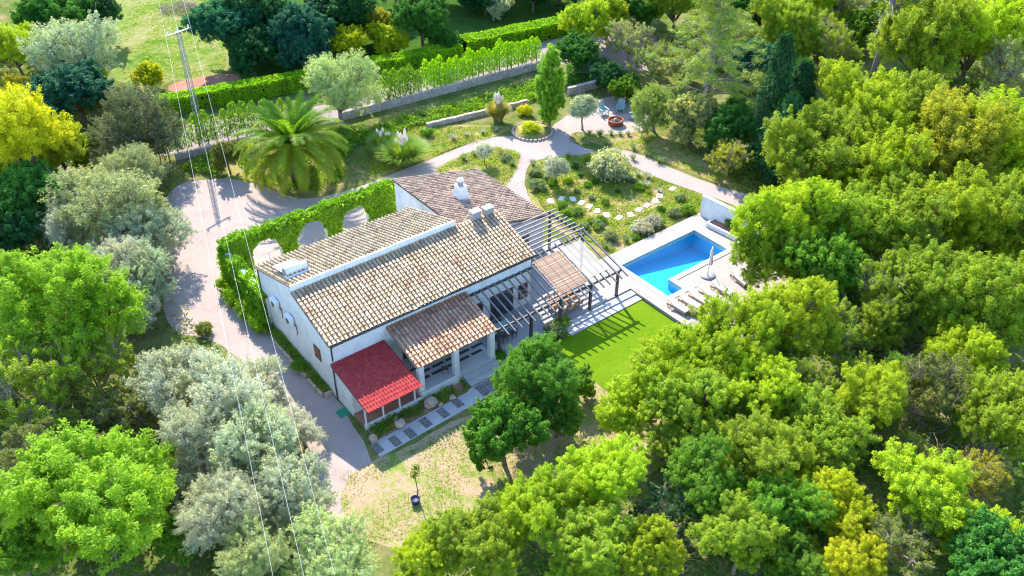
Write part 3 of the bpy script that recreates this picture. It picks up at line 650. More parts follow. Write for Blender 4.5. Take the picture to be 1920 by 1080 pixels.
hp(MB().box(18.85, 23.3, 40.42, 41.89, -.05, .3), 'lean_to_floor', M['brick_floor'])
hp(MB().box(18.83, 23.34, 40.26, 40.41, -.05, .42), 'low_wall', M['stucco'])
for xx in (18.95, 20.3, 21.6, 22.82):
    hp(MB().box(xx - .05, xx + .05, 40.3, 40.4, .42, 2.36), 'post', M['white'])
hp(MB().box(18.8, 22.95, 40.29, 40.41, 2.3, 2.38), 'beam', M['white'])
# gutters and downpipes
hp(MB().tube([(X0 - .1, EY - .08, EZ - .07), (X1 + .25, EY - .08, EZ - .07)], .085, 8), 'gutter', M['gutter'])
hp(MB().tube([(X0 + .12, EY - .08, EZ - .1), (X0 + .12, YF - .07, EZ - .55), (X0 + .12, YF - .07, 3.3)], .05, 6), 'downpipe', M['gutter'])
hp(MB().tube([(X0 - .06, YF - .3, 3.1), (X0 - .06, YF - .3, .02)], .05, 6), 'downpipe', M['gutter'])
hp(MB().tube([(X0 - .06, 55.1, 4.9), (X0 - .06, 55.1, .02)], .045, 6), 'downpipe', M['gutter'])
hp(MB().tube([(LT['x0'], 44.2, 3.05), (LT['x0'] + .01, LT['yb'] - .03, 2.26)], .03, 6), 'verge_trim', M['gutter'])
# left wall window with brown shutters
wnd = hp(MB().box(X0 - .03, X0 - .001, 45.9, 46.8, 2.2, 3.3), 'window', M['brown'])
for k in (0, 1):
    s_ = shift(MB().bbox(X0 - .075, X0 - .032, 45.93 + k * .43, 46.34 + k * .43, 2.24, 3.26, .008), HO).build('shutter', M['brown'], wnd)
shift(MB().box(X0 - .1, X0 - .001, 45.82, 46.88, 2.12, 2.195), HO).build('sill', M['plaster'], wnd)
# doors and windows on the pergola side
def glazed(x0, x1, z0, z1, nm, leafs, y=YF):
    f = hp(MB().box(x0, x1, y - .05, y - .002, z0, z1), nm, M['brown'])
    ww = (x1 - x0 - .1) / leafs
    for k in range(leafs): shift(MB().box(x0 + .1 + k * ww, x0 + k * ww + ww, y - .07, y - .052, z0 + .12, z1 - .12), HO).build('pane', M['glass'], f)
glazed(30.6, 31.6, .31, 2.5, 'door', 1); glazed(32.3, 34.5, .31, 2.55, 'door', 3); glazed(35.0, 35.9, 1.0, 2.4, 'window', 1)
glazed(24.4, 25.4, .56, 2.6, 'door', 1); glazed(27.0, 28.6, 1.2, 2.5, 'window', 2)
fr_ = hp(MB().box(X1 + .002, X1 + .05, 45.4, 47.6, .31, 2.5), 'door', M['brown'])
for k in range(3): shift(MB().box(X1 + .052, X1 + .07, 45.5 + k * .7, 46.1 + k * .7, .45, 2.38), HO).build('pane', M['glass'], fr_)
fr_ = hp(MB().box(37.6, 40.2, 49.5, 49.548, .31, 2.6), 'door', M['brown'])
for k in range(3): shift(MB().box(37.7 + k * .83, 38.42 + k * .83, 49.48, 49.498, .45, 2.48), HO).build('pane', M['glass'], fr_)
# chimneys
def wing_z(x): return WZ0 - ws * (x - WX0)
cx, cy = 37.0, 54.7; cz = wing_z(cx) - .1
ch = MB(); s0, s1 = .62, .36
ch.add([(cx - s0, cy - s0 * .8, cz - .15), (cx + s0, cy - s0 * .8, cz - .15), (cx + s0, cy + s0 * .8, cz - .15), (cx - s0, cy + s0 * .8, cz - .15), (cx - s1, cy - s1, cz + 1.25), (cx + s1, cy - s1, cz + 1.25), (cx + s1, cy + s1, cz + 1.25), (cx - s1, cy + s1, cz + 1.25)],
       [(4, 5, 6, 7), (0, 1, 5, 4), (1, 2, 6, 5), (2, 3, 7, 6), (3, 0, 4, 7)])
ch.bbox(cx - .42, cx + .42, cy - .42, cy + .42, cz + 1.252, cz + 1.33, .02)
cho = hp(ch, 'chimney', M['plaster'])
shift(MB().lathe([(.0, 1.331), (.26, 1.331), (.26, 1.72), (.0, 1.72)], (cx, cy, cz), 14), HO).build('flue', M['ash'], cho)
shift(MB().lathe([(.0, 1.722), (.3, 1.722), (.31, 1.78), (.27, 1.9), (.0, 1.93)], (cx, cy, cz), 14), HO).build('flue_cap', M['plaster'], cho)
for q, (bx, bw) in enumerate(((34.55, .5), (35.75, .5))):
    c2 = hp(MB().bbox(bx - bw, bx + bw * .5, 48.75, 49.25, TZ - .3, TZ + .62 - q * .12, .03), 'roof_vent', M['grey'])
    shift(MB().bbox(bx - bw - .05, bx + bw * .5 + .05, 48.7, 49.3, TZ + .622 - q * .12, TZ + .70 - q * .12, .02), HO).build('vent_cap', M['plaster'], c2)
# solar water heater on the rear roof
def rear_z(y): return RZ - RS * (y - 49.14)
sw = thing('solar_water_heater', 'white tank solar water heater on the rear tiled roof', 'water heater', (20.0, 50.9, rear_z(50.9) + .05))
MB().tube([(-.8, 0, .48), (.95, 0, .48)], .3, 16).build('tank', M['white'], sw)
for xx in (-.82, .93): MB().tube([(xx, 0, .48), (xx + .035, 0, .48)], .31, 16).build('end_cap', M['grey'], sw)
q_ = -RS
MB().add([(-.8, .42, .36 - .1), (.9, .42, .36 - .1), (.9, 2.0, .12 + q_ * 1.55 + .2), (-.8, 2.0, .12 + q_ * 1.55 + .2), (-.8, .42, .2), (.9, .42, .2), (.9, 2.0, .05 + q_ * 1.55 + .2), (-.8, 2.0, .05 + q_ * 1.55 + .2)],
         [(0, 1, 2, 3), (7, 6, 5, 4), (0, 4, 5, 1), (1, 5, 6, 2), (2, 6, 7, 3), (3, 7, 4, 0)]).build('collector_panel', M['white'], sw)
st = MB()
for xx in (-.7, .8): st.bar((xx, -.25, .1), (xx, .1, .5), .05, .05).bar((xx, .3, -.05), (xx, 0, .45), .05, .05).bar((xx, -.25, .09), (xx, 1.9, .09 + q_ * 2.0), .05, .05)
st.build('stand', M['steel'], sw)
MB().box(-.9, 1.0, -.55, -.3, .05, .22).build('base_rail', M['plaster'], sw)
# TV antenna near the solar heater
an = thing('roof_antenna', 'thin metal antenna on the left end of the rear roof', 'antenna', (19.3, 53.4, rear_z(53.4) + .03))
MB().tube([(0, 0, 0), (0, 0, 1.7)], .022, 6).build('mast', M['steel'], an)
ab = MB().tube([(-.55, 0, 1.6), (.55, 0, 1.6)], .015, 5)
for k in range(7): ab.tube([(-.5 + k * .16, -.3 + k * .02, 1.6), (-.5 + k * .16, .3 - k * .02, 1.6)], .01, 4)
ab.build('aerial', M['steel'], an)
# air conditioners on the left wall
for q, (yy, zz, lb) in enumerate(((50.0, 3.25, 'air conditioner unit on the left wall nearer the shuttered window'), (52.3, 3.35, 'air conditioner unit on the left wall close to the climbing plants'))):
    ac = thing('air_conditioner', lb, 'air conditioner', (X0 - .02, yy, zz), 0, 1, 'air conditioners on the left wall')
    MB().bbox(-.42, -.06, -.45, .45, 0, .62, .02).build('casing', M['white'], ac)
    MB().tube([(-.425, -.12, .31), (-.445, -.12, .31)], .24, 16).build('fan_grille', M['graphite'], ac)
    MB().box(-.44, 0, -.36, -.3, -.06, -.005).box(-.44, 0, .3, .36, -.06, -.005).box(-.03, 0, -.36, -.3, -.3, -.06).box(-.03, 0, .3, .36, -.3, -.06).build('bracket', M['steel'], ac)
    MB().tube([(-.1, -.46, .1), (-.03, -.6, -.05), (-.03, -.62, -.6), (-.03, -.55, -.9)], .03, 6).build('pipe', M['graphite'], ac)

# ------------------------------------------------------------------ pergola
def pz(y): return 2.62 + .287 * (y - 40.5)
pg = thing('pergola', 'dark metal slatted pergola over the terrace beside the villa', 'pergola', (36.4, 40.8, ZT)); PO = Vector((36.4, 40.8, ZT))
def pp(b, name, mt): return shift(b, PO).build(name, mt, pg)
for px_ in (30.45, 33.45, 36.3, 39.35, 42.2):
    pp(MB().bbox(px_ - .1, px_ + .1, 40.7, 40.9, ZT + .02, pz(40.8) - .19, .012), 'post', M['graphite'])
    pp(MB().box(px_ - .16, px_ + .16, 40.64, 40.96, ZT + .001, ZT + .02), 'base_plate', M['graphite'])
for px_, py_ in ((42.2, 45.1), (42.2, 49.2)):
    pp(MB().bbox(px_ - .1, px_ + .1, py_ - .1, py_ + .1, ZT + .001, pz(45.1) - .2, .012), 'post', M['graphite'])
pp(MB().bar((30.2, 40.8, pz(40.8) - .1), (42.6, 40.8, pz(40.8) - .1), .1, .18), 'beam', M['graphite'])
pp(MB().bar((X1 + .02, 45.1, pz(45.1) - .1), (42.75, 45.1, pz(45.1) - .1), .1, .18), 'beam', M['graphite'])
pp(MB().bar((30.2, 44.28, pz(44.28) - .1), (X1 - .02, 44.28, pz(44.28) - .1), .1, .18), 'wall_beam', M['graphite'])
pp(MB().bar((42.2, 45.2, pz(45.1) - .1), (42.2, 49.4, pz(45.1) - .1), .1, .18), 'beam', M['graphite'])
xs = np.linspace(30.75, 42.5, 20)
for x in xs:
    ye = 44.3 if x < X1 + .1 else 45.35
    pp(MB().bar((x, 40.0, pz(40.0) + .035), (x, ye, pz(ye) + .035), .09, .12), 'slat', M['slat'])
for y in np.linspace(45.65, 49.3, 8):
    pp(MB().bar((X1 + .06, y, pz(45.1) + .045), (42.8, y, pz(45.1) + .045), .09, .12), 'slat', M['slat'])
pp(MB().bar((X1 + .06, 45.45, pz(45.1) - .1), (X1 + .06, 49.4, pz(45.1) - .1), .08, .16), 'wall_beam', M['graphite'])
# reed mats tied on the slats
def reed_mat(xa, xb, ya, yb, n, label, gap):
    o = thing('reed_mat', label, 'shade mat', (xa, ya, pz(ya))); V = []
    for i in range(n):
        y = ya + (yb - ya) * (i + .5) / n; wy = (yb - ya) / n * gap; z = pz(y) + .115 + random.uniform(-.012, .012)
        q = MB(); xj = random.uniform(-.08, .08); V.append((xa + xj, xb + random.uniform(-.08, .08), y, wy, z))
    q = MB()
    for (a, b2, y, wy, z) in V: q.bar((a - xa, y - ya, z - pz(ya)), (b2 - xa, y - ya, z - pz(ya)), wy, .018)
    r_ = q.build('reeds', M['reed'], o); r_['kind'] = 'stuff'
    q = MB()
    for t in (.08, .36, .64, .92): q.bar(((xb - xa) * t, 0, .145), ((xb - xa) * t, yb - ya, pz(yb) - pz(ya) + .145), .03, .012)
    q.build('binding', M['wood'], o)
reed_mat(36.5, 39.25, 41.0, 44.5, 110, 'brown reed shade mat on the pergola over the dining table', .93)
m = M['sheer'] = bpy.data.materials.new('sheer_cloth'); m.use_nodes = True; m.node_tree.nodes.clear()
o_ = N(m, 'ShaderNodeOutputMaterial'); t_ = N(m, 'ShaderNodeBsdfTransparent'); d_ = N(m, 'ShaderNodeBsdfDiffuse'); d_.inputs[0].default_value = (.72, .62, .54, 1)
mx = N(m, 'ShaderNodeMixShader'); mx.inputs[0].default_value = .5; L(m, t_.outputs[0], mx.inputs[1]); L(m, d_.outputs[0], mx.inputs[2]); L(m, mx.outputs[0], o_.inputs[0])
sh = thing('shade_cloth', 'sheer cream shade cloth on the pergola right of the reed mat', 'shade cloth', (39.4, 41.2, pz(41.2)))
b = MB(); nx, ny = 10, 16; vs = []; fs = []
for j in range(ny + 1):
    for i in range(nx + 1):
        x, y = 2.1 * i / nx, 3.5 * j / ny; vs.append((x + .05 * math.sin(j), y, .287 * y + .105 + .02 * math.sin(i * 2.1) * math.sin(j * .9)))
for j in range(ny):
    for i in range(nx): a = j * (nx + 1) + i; fs.append((a, a + 1, a + nx + 2, a + nx + 1))
b.add(vs, fs, True).build('cloth', M['sheer'], sh)
MB().bar((0, 0, .11), (2.1, 0, .11), .04, .03).bar((0, 3.5, 1.115), (2.1, 3.5, 1.115), .04, .03).build('batten', M['wood'], sh)

# terrace furniture
def table(name, label, cat, loc, rz, lx, ly, h, top, leg):
    t = thing(name, label, cat, loc, rz)
    nb = max(3, int(ly / .16))
    for k in range(nb):
        y0 = -ly / 2 + ly * k / nb; MB().bbox(-lx / 2, lx / 2, y0 + .004, y0 + ly / nb - .004, h - .05, h, .006).build('board', top, t)
    for sx in (-1, 1):
        for sy in (-1, 1): MB().bbox(sx * (lx / 2 - .1) - .045, sx * (lx / 2 - .1) + .045, sy * (ly / 2 - .1) - .045, sy * (ly / 2 - .1) + .045, 0, h - .052, .006).build('leg', leg, t)
    MB().box(-lx / 2 + .06, lx / 2 - .06, -ly / 2 + .06, -ly / 2 + .09, h - .14, h - .053).box(-lx / 2 + .06, lx / 2 - .06, ly / 2 - .09, ly / 2 - .06, h - .14, h - .053).build('apron', leg, t)
    return t
def chair_proto(mt, mt2):
    seat = MB().bbox(-.23, .23, -.22, .22, .42, .47, .015).mesh('seat', mt2)
    back = MB().bar((-.2, .23, .5), (-.2, .3, .92), .04, .05).bar((.2, .23, .5), (.2, .3, .92), .04, .05)
    for k in range(4): back.bar((-.2, .25 + k * .018, .58 + k * .1), (.2, .25 + k * .018, .58 + k * .1), .02, .06)
    back = back.mesh('backrest', mt)
    legs = [MB().bar((sx * .2, sy * .19, 0), (sx * .2, sy * .2 + (.02 if sy > 0 else 0), .44 if sy < 0 else .52), .04, .04).mesh('leg', mt) for sx in (-1, 1) for sy in (-1, 1)]
    return seat, back, legs
def put_chair(pr, label, loc, rz, group):
    t = thing('dining_chair', label, 'chair', loc, rz, 1, group); link('seat', pr[0], t); link('backrest', pr[1], t)
    for l in pr[2]: link('leg', l, t)
table('dining_table', 'long wooden dining table under the reed mat on the terrace', 'table', (37.9, 42.2, ZT), 0, 2.6, 1.0, .76, M['wood'], M['wood'])
cp = chair_proto(M['wood'], M['tan'])
side = ['lawn side', 'house side']
for k in range(3):
    put_chair(cp, f'{ORD[k]} wooden chair from the villa end, lawn side of the long dining table', (37.05 + k * .85, 41.45, ZT), math.pi, 'wooden chairs at the long dining table')
    put_chair(cp, f'{ORD[k]} wooden chair from the villa end, house side of the long dining table', (37.05 + k * .85, 42.95, ZT), 0, 'wooden chairs at the long dining table')
table('patio_table', 'dark glass topped patio table under the pergola next to the porch', 'table', (32.0, 42.55, ZT), 0, 1.9, 1.0, .74, M['teal'], M['graphite'])
cp2 = chair_proto(M['graphite'], M['graphite'])
for k in range(2):
    put_chair(cp2, ('left' if k == 0 else 'right') + ' dark chair on the lawn side of the patio table', (31.6 + k * .85, 41.75, ZT), math.pi, 'dark chairs at the patio table')
    put_chair(cp2, ('left' if k == 0 else 'right') + ' dark chair on the house side of the patio table', (31.6 + k * .85, 43.35, ZT), 0, 'dark chairs at the patio table')
put_chair(cp2, 'dark metal chair alone on the striped porch floor', (26.0, 41.3, .55), 2.6, None)

# sun loungers, parasol
lf = MB(); lf.bar((-.3, -.95, .28), (-.3, .95, .28), .05, .06).bar((.3, -.95, .28), (.3, .95, .28), .05, .06)
for k in range(5): lf.bar((-.3, -.9 + k * .45, .28), (.3, -.9 + k * .45, .28), .05, .03)
lf = lf.mesh('frame', M['tan'])
lm = MB().bbox(-.31, .31, -.96, .28, .32, .42, .03).mesh('mattress', M['cushion'])
lbk = MB().bar((0, .28, .37), (0, .93, .62), .62, .09).mesh('backrest', M['cushion'])
llg = MB().bar((0, 0, 0), (0, 0, .26), .05, .05).mesh('leg', M['tan'])
lside = MB().bar((-.325, -.9, .2), (-.325, .9, .2), .02, .12).bar((.325, -.9, .2), (.325, .9, .2), .02, .12).mesh('side_rail', M['tan'])
lp = [((1272, 574), 0), ((1293, 566), 0), ((1312, 559), 0), ((1332, 551), 0), ((1354, 541), 0), ((1388, 522), -.25)]
ll = ['first sun lounger from the lawn in the row by the pool', 'second sun lounger from the lawn in the row by the pool', 'third sun lounger from the lawn in the row by the pool', 'fourth sun lounger from the lawn in the row by the pool', 'fifth sun lounger from the lawn in the row, beside the parasol base', 'sun lounger apart from the row, at the far end near the trees']
for ((x, y), da), lbl in zip(lp, ll):
    p = at(x, y, ZD + .3); t = thing('sun_lounger', lbl, 'sun lounger', (p.x, p.y, ZD + .001), .1 + da + random.uniform(-.05, .05), 1, 'sun loungers on the pool deck')
    link('frame', lf, t); link('mattress', lm, t); link('backrest', lbk, t); link('side_rail', lside, t)
    for sx in (-.29, .29):
        for sy in (-.85, .85): link('leg', llg, t, (sx, sy, 0))
p = at(1327, 517, ZD); par = thing('parasol', 'closed cream cantilever parasol on a round grey base by the pool', 'parasol', (p.x, p.y, ZD + .001), .4)
MB().lathe([(0, .0), (.62, .0), (.64, .05), (.6, .11), (.3, .14), (0, .14)], n=24).build('base', M['grey'], par)
MB().tube([(-.12, 0, .14), (-.12, 0, 2.55)], .045, 8).build('pole', M['white'], par)
MB().tube([(-.12, 0, 2.5), (.28, 0, 2.72)], .03, 6).build('arm', M['white'], par)
b = MB(); ns = 16
prof = [(.03, 2.75), (.07, 2.6), (.11, 2.2), (.15, 1.7), (.2, 1.2), (.17, .95), (.06, .9)]
vs = []; fs = []
for r_, z in prof: vs += [(.28 + r_ * (1 if k % 2 else .62) * math.cos(2 * math.pi * k / ns), r_ * (1 if k % 2 else .62) * math.sin(2 * math.pi * k / ns), z) for k in range(ns)]
for i in range(len(prof) - 1):
    for k in range(ns): l = (k + 1) % ns; fs.append((i * ns + l, i * ns + k, (i + 1) * ns + k, (i + 1) * ns + l))
b.add(vs, fs, True).build('canopy', M['fabric'], par)

# ------------------------------------------------------------------ front path, beds, boulders
path = sheet('front_path', [(18.3, 37.6), (29.9, 38.0), (31.5, 38.0), (31.5, 39.33), (26.7, 39.33), (26.4, 39.15), (18.5, 39.0)], M['concrete'], .03, .08)
for x, y in ((707, 840), (741, 827), (769, 812), (798, 792), (831, 774), (858, 755)):
    p = at(x, y, .04); MB().bbox(-.28, .28, -.46, .46, 0, .035, .01).build('paving_slab', M['pebble'], path, loc=(p.x, p.y, .031), rz=.03)
for i in range(2):
    for j in range(3):
        MB().bbox(-.36, .36, -.28, .28, 0, .035, .01).build('paving_slab', M['pebble'], path, loc=(27.4 + j * .8, 38.95 - i * .62, .031))
bed = sheet('front_bed', [(18.9, 39.05), (26.5, 39.2), (26.6, 40.25), (18.9, 40.2)], M['plot'], .05, .1)
for (x, y, r_, lb) in ((750, 796, .42, 'large tan boulder in the front bed below the red roof'), (741, 784, .22, 'small round tan boulder touching the large one in the front bed'), (808, 757, .5, 'biggest boulder in the front bed near the porch corner'), (848, 745, .25, 'grey boulder in the front bed beside the porch steps'), (700, 823, .32, 'flat boulder at the driveway end of the front bed'), (826, 758, .2, 'small stone right of the biggest front bed boulder')):
    p = at(x, y, .15); o = MB().blob((0, 0, 0), r_, x * .37, 10, 6, .35, .72).build('boulder', M['boulder'], loc=(p.x, p.y, .05 + r_ * .42)); tag(o, lb, 'boulder', 'boulders in the front bed')
# planters along the left wall
for (ya, yb, lb) in ((45.0, 47.1, 'short stone edged planter by the corner downpipe on the left wall'), (47.4, 53.0, 'long stone edged planter below the air conditioners on the left wall')):
    t = thing('wall_planter', lb, 'planter', (18.3, ya, 0), 0, 1, 'planters along the left wall')
    n = int((yb - ya) / .4)
    for k in range(n):
        q = random.uniform(-.03, .03); MB().bbox(-.32 + q, -.1 + q, (yb - ya) * k / n + .01, (yb - ya) * (k + 1) / n - .01, 0, .3 + random.uniform(-.03, .04), .03).build('edging_stone', M['boulder'], t)
    MB().bbox(-.1, .5, -.22, 0, 0, .3, .03).build('edging_stone', M['boulder'], t)
    MB().box(-.1, .53, .0, yb - ya, 0, .24).build('soil', M['plot'], t)
p = at(643, 774); tag(MB().bbox(-.4, .4, -.4, .4, 0, .03, .01).build('drain_cover', M['greenlid'], loc=(p.x, p.y, .008)), 'green square drain cover on the gravel beside the lean-to', 'drain cover')
# sapling with blue pot
p = at(783, 932); t = thing('sapling', 'young staked sapling with yellowish leaves on the dry grass', 'sapling', (p.x, p.y, .012))
MB().tube([(0, 0, -.1), (.03, 0, .8), (-.02, .04, 1.7), (.02, .02, 2.4)], [.045, .035, .025, .012], 6).build('trunk', M['bark'], t)
P, Nn, T = clump_leaves([np.array((0, 0, 2.2)), np.array((.1, .1, 2.5)), np.array((-.12, 0, 2.0))], [.3, .25, .22], 60, .14, .08, rng, [np.array((0, 0, 1.))] * 3)
link('crown', quads_mesh('crown', leaves(P, Nn, .15, .08), M['leaf'], T), t).color = (.25, .3, .03, 1)
tag(MB().lathe([(0, 0), (.24, 0), (.3, .38), (.27, .38), (.24, .3), (0, .3)], n=14).build('plant_pot', M['bluepot'], loc=(p.x - .35, p.y - .3, .013)), 'dark blue pot on the dry grass at the foot of the sapling', 'pot')

# ------------------------------------------------------------------ ivy covered arcade wall
iv = thing('arcade_wall', 'ivy covered courtyard wall with three arched openings behind the villa', 'wall', (19.2, 61.9, 0))
WL = 15.6; WT = .5; WHH = 3.5
arch = [(3.0, 1.35), (7.2, 1.45), (11.4, 1.35)]; zs_ = 1.5
def in_arch(x, z, g=0.0):
    for c, r_ in arch:
        if abs(x - c) < r_ + g and (z < zs_ or (x - c) ** 2 + ((z - zs_)) ** 2 < (r_ + g) ** 2): return True
    return False
out = [(0, 0)]
for c, r_ in arch:
    out += [(c - r_, 0), (c - r_, zs_)] + [(c - r_ * math.cos(math.pi * k / 12), zs_ + r_ * math.sin(math.pi * k / 12)) for k in range(1, 12)] + [(c + r_, zs_), (c + r_, 0)]
out += [(WL, 0), (WL, WHH), (0, WHH)]
b = MB(); n = len(out); tr = tessellate_polygon([[Vector((p[0], p[1], 0)) for p in out]])
b.add([(p[0], 0, p[1]) for p in out] + [(p[0], WT, p[1]) for p in out], [tuple(t) for t in tr] + [tuple(i + n for i in reversed(t)) for t in tr] + [((i + 1) % n, i, n + i, n + (i + 1) % n) for i in range(n)])
b.build('wall_panel', M['stucco'], iv)
MB().box(-.55, -.1, -7.6, .5, 0, 2.9).build('return_wall', M['stucco'], iv)
P = []; Nn = []
r = np.random.default_rng(5)
for _ in range(26000):
    s_ = r.uniform()
    if s_ < .42: x, z = r.uniform(-.5, WL), r.uniform(.3, WHH + .2); p = (x, -abs(r.normal(.1, .16)) * (1 + 1.2 * max(0, noise.noise(Vector((x * .9, z * .9, 1))))) - .02, z); nn = (0, -1, .5)
    elif s_ < .55: x, z = r.uniform(-.5, WL), r.uniform(.3, WHH + .2); p = (x, WT + abs(r.normal(.05, .1)), z); nn = (0, 1, .5)
    elif s_ < .84: x = r.uniform(-.6, WL); z = WHH; p = (x, r.uniform(-.28, WT + .28), WHH + abs(r.normal(.1, .14)) + .38 * noise.noise(Vector((x * .6, 0, 3))) + .2 * noise.noise(Vector((x * 2.1, 4, 3)))); nn = (0, 0, 1)
    else: c, r_ = arch[r.integers(3)]; a = r.uniform(0, math.pi); x, z = c + r_ * math.cos(a), zs_ + r_ * math.sin(a); p = (x, r.uniform(-.1, WT + .1), z - abs(r.normal(0, .06))); nn = (-math.cos(a), 0, -math.sin(a)); x = 99
    if x != 99 and in_arch(x, z, -.02): continue
    P.append(p); Nn.append(nn)
for _ in range(21000):
    s_ = r.uniform(); y = r.uniform(-7.7, .5); zt = 2.8 + .6 * noise.noise(Vector((y * .7, 5, 0)))
    if s_ < .5: p = (-.58 - abs(r.normal(.12, .16)), y, r.uniform(.05, zt)); nn = (-1, 0, .5)
    elif s_ < .75: p = (r.uniform(-.85, .15), y, zt + abs(r.normal(.08, .13))); nn = (0, 0, 1)
    else: p = (-.08 + abs(r.normal(.06, .1)), y, r.uniform(.3, zt)); nn = (1, 0, .5)
    P.append(p); Nn.append(nn)
P = np.array(P); Nn = np.array(Nn, float) + unit(len(P)) * .75; Nn /= np.linalg.norm(Nn, axis=1, keepdims=True)
T = np.clip(np.array([.5 + .5 * noise.noise(Vector(p) * 1.1) for p in P]) + rng.normal(0, .1, len(P)), 0, 1)
o = link('ivy', quads_mesh('ivy', leaves(P, Nn, .22, .17), M['leaf'], T), iv); o.color = (*C['ivy'], 1)

# ------------------------------------------------------------------ hedges, walls and rows behind
def hedge(name, label, pts, wd, h, n, color, ln=.2, cat='hedge'):
    p0, p1 = Vector(pts[0]), Vector(pts[1]); d = p1 - p0; LN = d.length
    t = thing(name, label, cat, (p0.x, p0.y, 0), math.atan2(d.y, d.x))
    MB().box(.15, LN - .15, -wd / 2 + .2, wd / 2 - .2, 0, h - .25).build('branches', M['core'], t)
    x = rng.uniform(0, LN, n); s_ = rng.uniform(0, 1, n); tot = wd + 2 * h; a = s_ * tot
    side_ = np.where(a < h, -1, np.where(a < h + wd, 0, 1))
    y = np.where(side_ == 0, (a - h) - wd / 2, side_ * wd / 2); z = np.where(side_ == -1, a, np.where(side_ == 0, h, a - h - wd))
    wob = np.array([noise.noise(Vector((xx * .45, ss * 3, 0))) + .6 * noise.noise(Vector((xx * 1.7, ss * 3, 9))) for xx, ss in zip(x, side_)]) * .2
    inn = -np.abs(rng.normal(0, .1, n)) + wob + .03
    y = y + np.where(side_ == 0, 0, side_ * inn); z = z + np.where(side_ == 0, inn, 0)
    nn = np.stack([np.zeros(n), np.where(side_ == 0, 0, side_).astype(float), np.where(side_ == 0, 1.0, .35)], 1) + unit(n) * .7
    nn /= np.linalg.norm(nn, axis=1, keepdims=True)
    T = np.clip(.5 + wob * 2 + rng.normal(0, .13, n), 0, 1)
    o = link('leaves', quads_mesh('leaves', leaves(np.stack([x, y, z], 1), nn, ln, ln * .6), M['leaf'], T), t); o.color = (*C[color], 1)
hz = 1.9
hedge('clipped_hedge', 'long clipped bright green hedge behind the lane, left of the round olive', (at(285, 185, hz).xy, at(700, 112, hz).xy), 1.7, hz, 17000, 'hedge', .24)
hedge('clipped_hedge', 'clipped green hedge behind the lane, middle stretch right of the round olive', (at(690, 113, hz).xy, at(862, 82, hz).xy), 1.9, hz, 8500, 'hedge', .24)
hedge('clipped_hedge', 'clipped yellow-green hedge behind the lane, far right stretch', (at(868, 72, hz).xy, at(1066, 32, hz).xy), 2.3, hz, 11000, 'hedge', .24)

def stone_wall(label, a, b2, h, th, sw_, name='stone_wall', maxp=90):
    a, b2 = Vector(a), Vector(b2); d = b2 - a; LN = d.length; t = thing(name, label, 'wall', (a.x, a.y, 0), math.atan2(d.y, d.x))
    MB().box(0, LN, -th * .36, th * .36, 0, h * .94).build('core', M['stone'], t)
    nr = max(2, int(h / (sw_ * .55))); meshes = [MB().bbox(-.5, .5, -.5, .5, -.5, .5, .09).mesh('stone', M['stone']) for _ in range(1)]; cnt = 0; k = MB()
    for j in range(nr):
        x = random.uniform(-.1, .1)
        while x < LN:
            ww = sw_ * random.uniform(.7, 1.4); hh = h / nr; o_y = random.uniform(-.03, .03)
            if cnt < maxp and j == nr - 1 or cnt < maxp * .5:
                o = link('stone', meshes[0], t, (x + ww / 2, o_y, hh * (j + .5) + random.uniform(-.01, .02))); o.scale = (ww * .96, th * random.uniform(.92, 1.05), hh * .97); o.rotation_euler = (0, 0, random.uniform(-.05, .05)); cnt += 1
            else:
                k.bbox(x + ww * .02, x + ww * .98, o_y - th * .5, o_y + th * .5, hh * j + .01, hh * (j + 1) - .005, .04)
            x += ww
    if k.v: o = k.build('stonework', M['stone'], t); o['kind'] = 'stuff'
stone_wall('long grey retaining wall along the lane with saplings above it', at(640, 226).xy, at(1015, 128).xy, .95, .4, .6)
stone_wall('left stretch of retaining wall beside the palm and the lane', at(330, 300).xy, at(560, 246).xy, .7, .4, .6)
stone_wall('low dry stone wall in the garden above the pampas grass', at(800, 240).xy, at(985, 196).xy, .55, .45, .45)
stone_wall('dry stone wall behind the fire pit below the agave', at(1065, 178).xy, at(1135, 160).xy, .9, .5, .4)
stone_wall('grey low wall at the far side of the lane behind the sapling row', at(800, 108).xy, at(900, 84).xy, .8, .4, .6)

# row of young lane cypresses
def cone_tree(seed, h, rr, n, ln, wd, mt, base=.12, name='crown', prof=None):
    r = np.random.default_rng(seed); t = r.uniform(base, 1, n); a = r.uniform(0, 2 * math.pi, n)
    pr = (np.sin(np.pi * np.clip((1 - t) * .92 + .05, 0, 1)) ** .7) if prof is None else prof(t)
    q = rr * pr * np.sqrt(r.uniform(.25, 1, n)) * (1 + .3 * np.sin(a * 3 + t * 9 + seed) * np.sin(t * 23 + a)) * (1 + .12 * r.normal(size=n))
    P = np.stack([q * np.cos(a), q * np.sin(a), h * t], 1); Nn = np.stack([np.cos(a), np.sin(a), np.full(n, .5)], 1) + unit(n, r) * .7
    Nn /= np.linalg.norm(Nn, axis=1, keepdims=True); up_ = np.tile(np.array([[0, 0, 1.0]]), (n, 1))
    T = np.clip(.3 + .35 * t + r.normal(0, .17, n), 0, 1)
    return quads_mesh(name, leaves(P, Nn, ln, wd, r, droop=up_), mt, T)
YC = [cone_tree(300 + i, 2.7, .52, 640, .2, .07, M['leaf'], .22) for i in range(3)]
YT = MB().tube([(0, 0, -.1), (.02, .01, 1.0), (0, 0, 2.2)], [.05, .04, .015], 5).mesh('trunk', M['bark'])
rows = [((232, 322), (545, 238), 17, 'in the lane row left of the palm'), ((705, 208), (795, 180), 6, 'in the lane row right of the round olive'), ((800, 180), (1015, 118), 21, 'in the bright stretch of the lane row')]
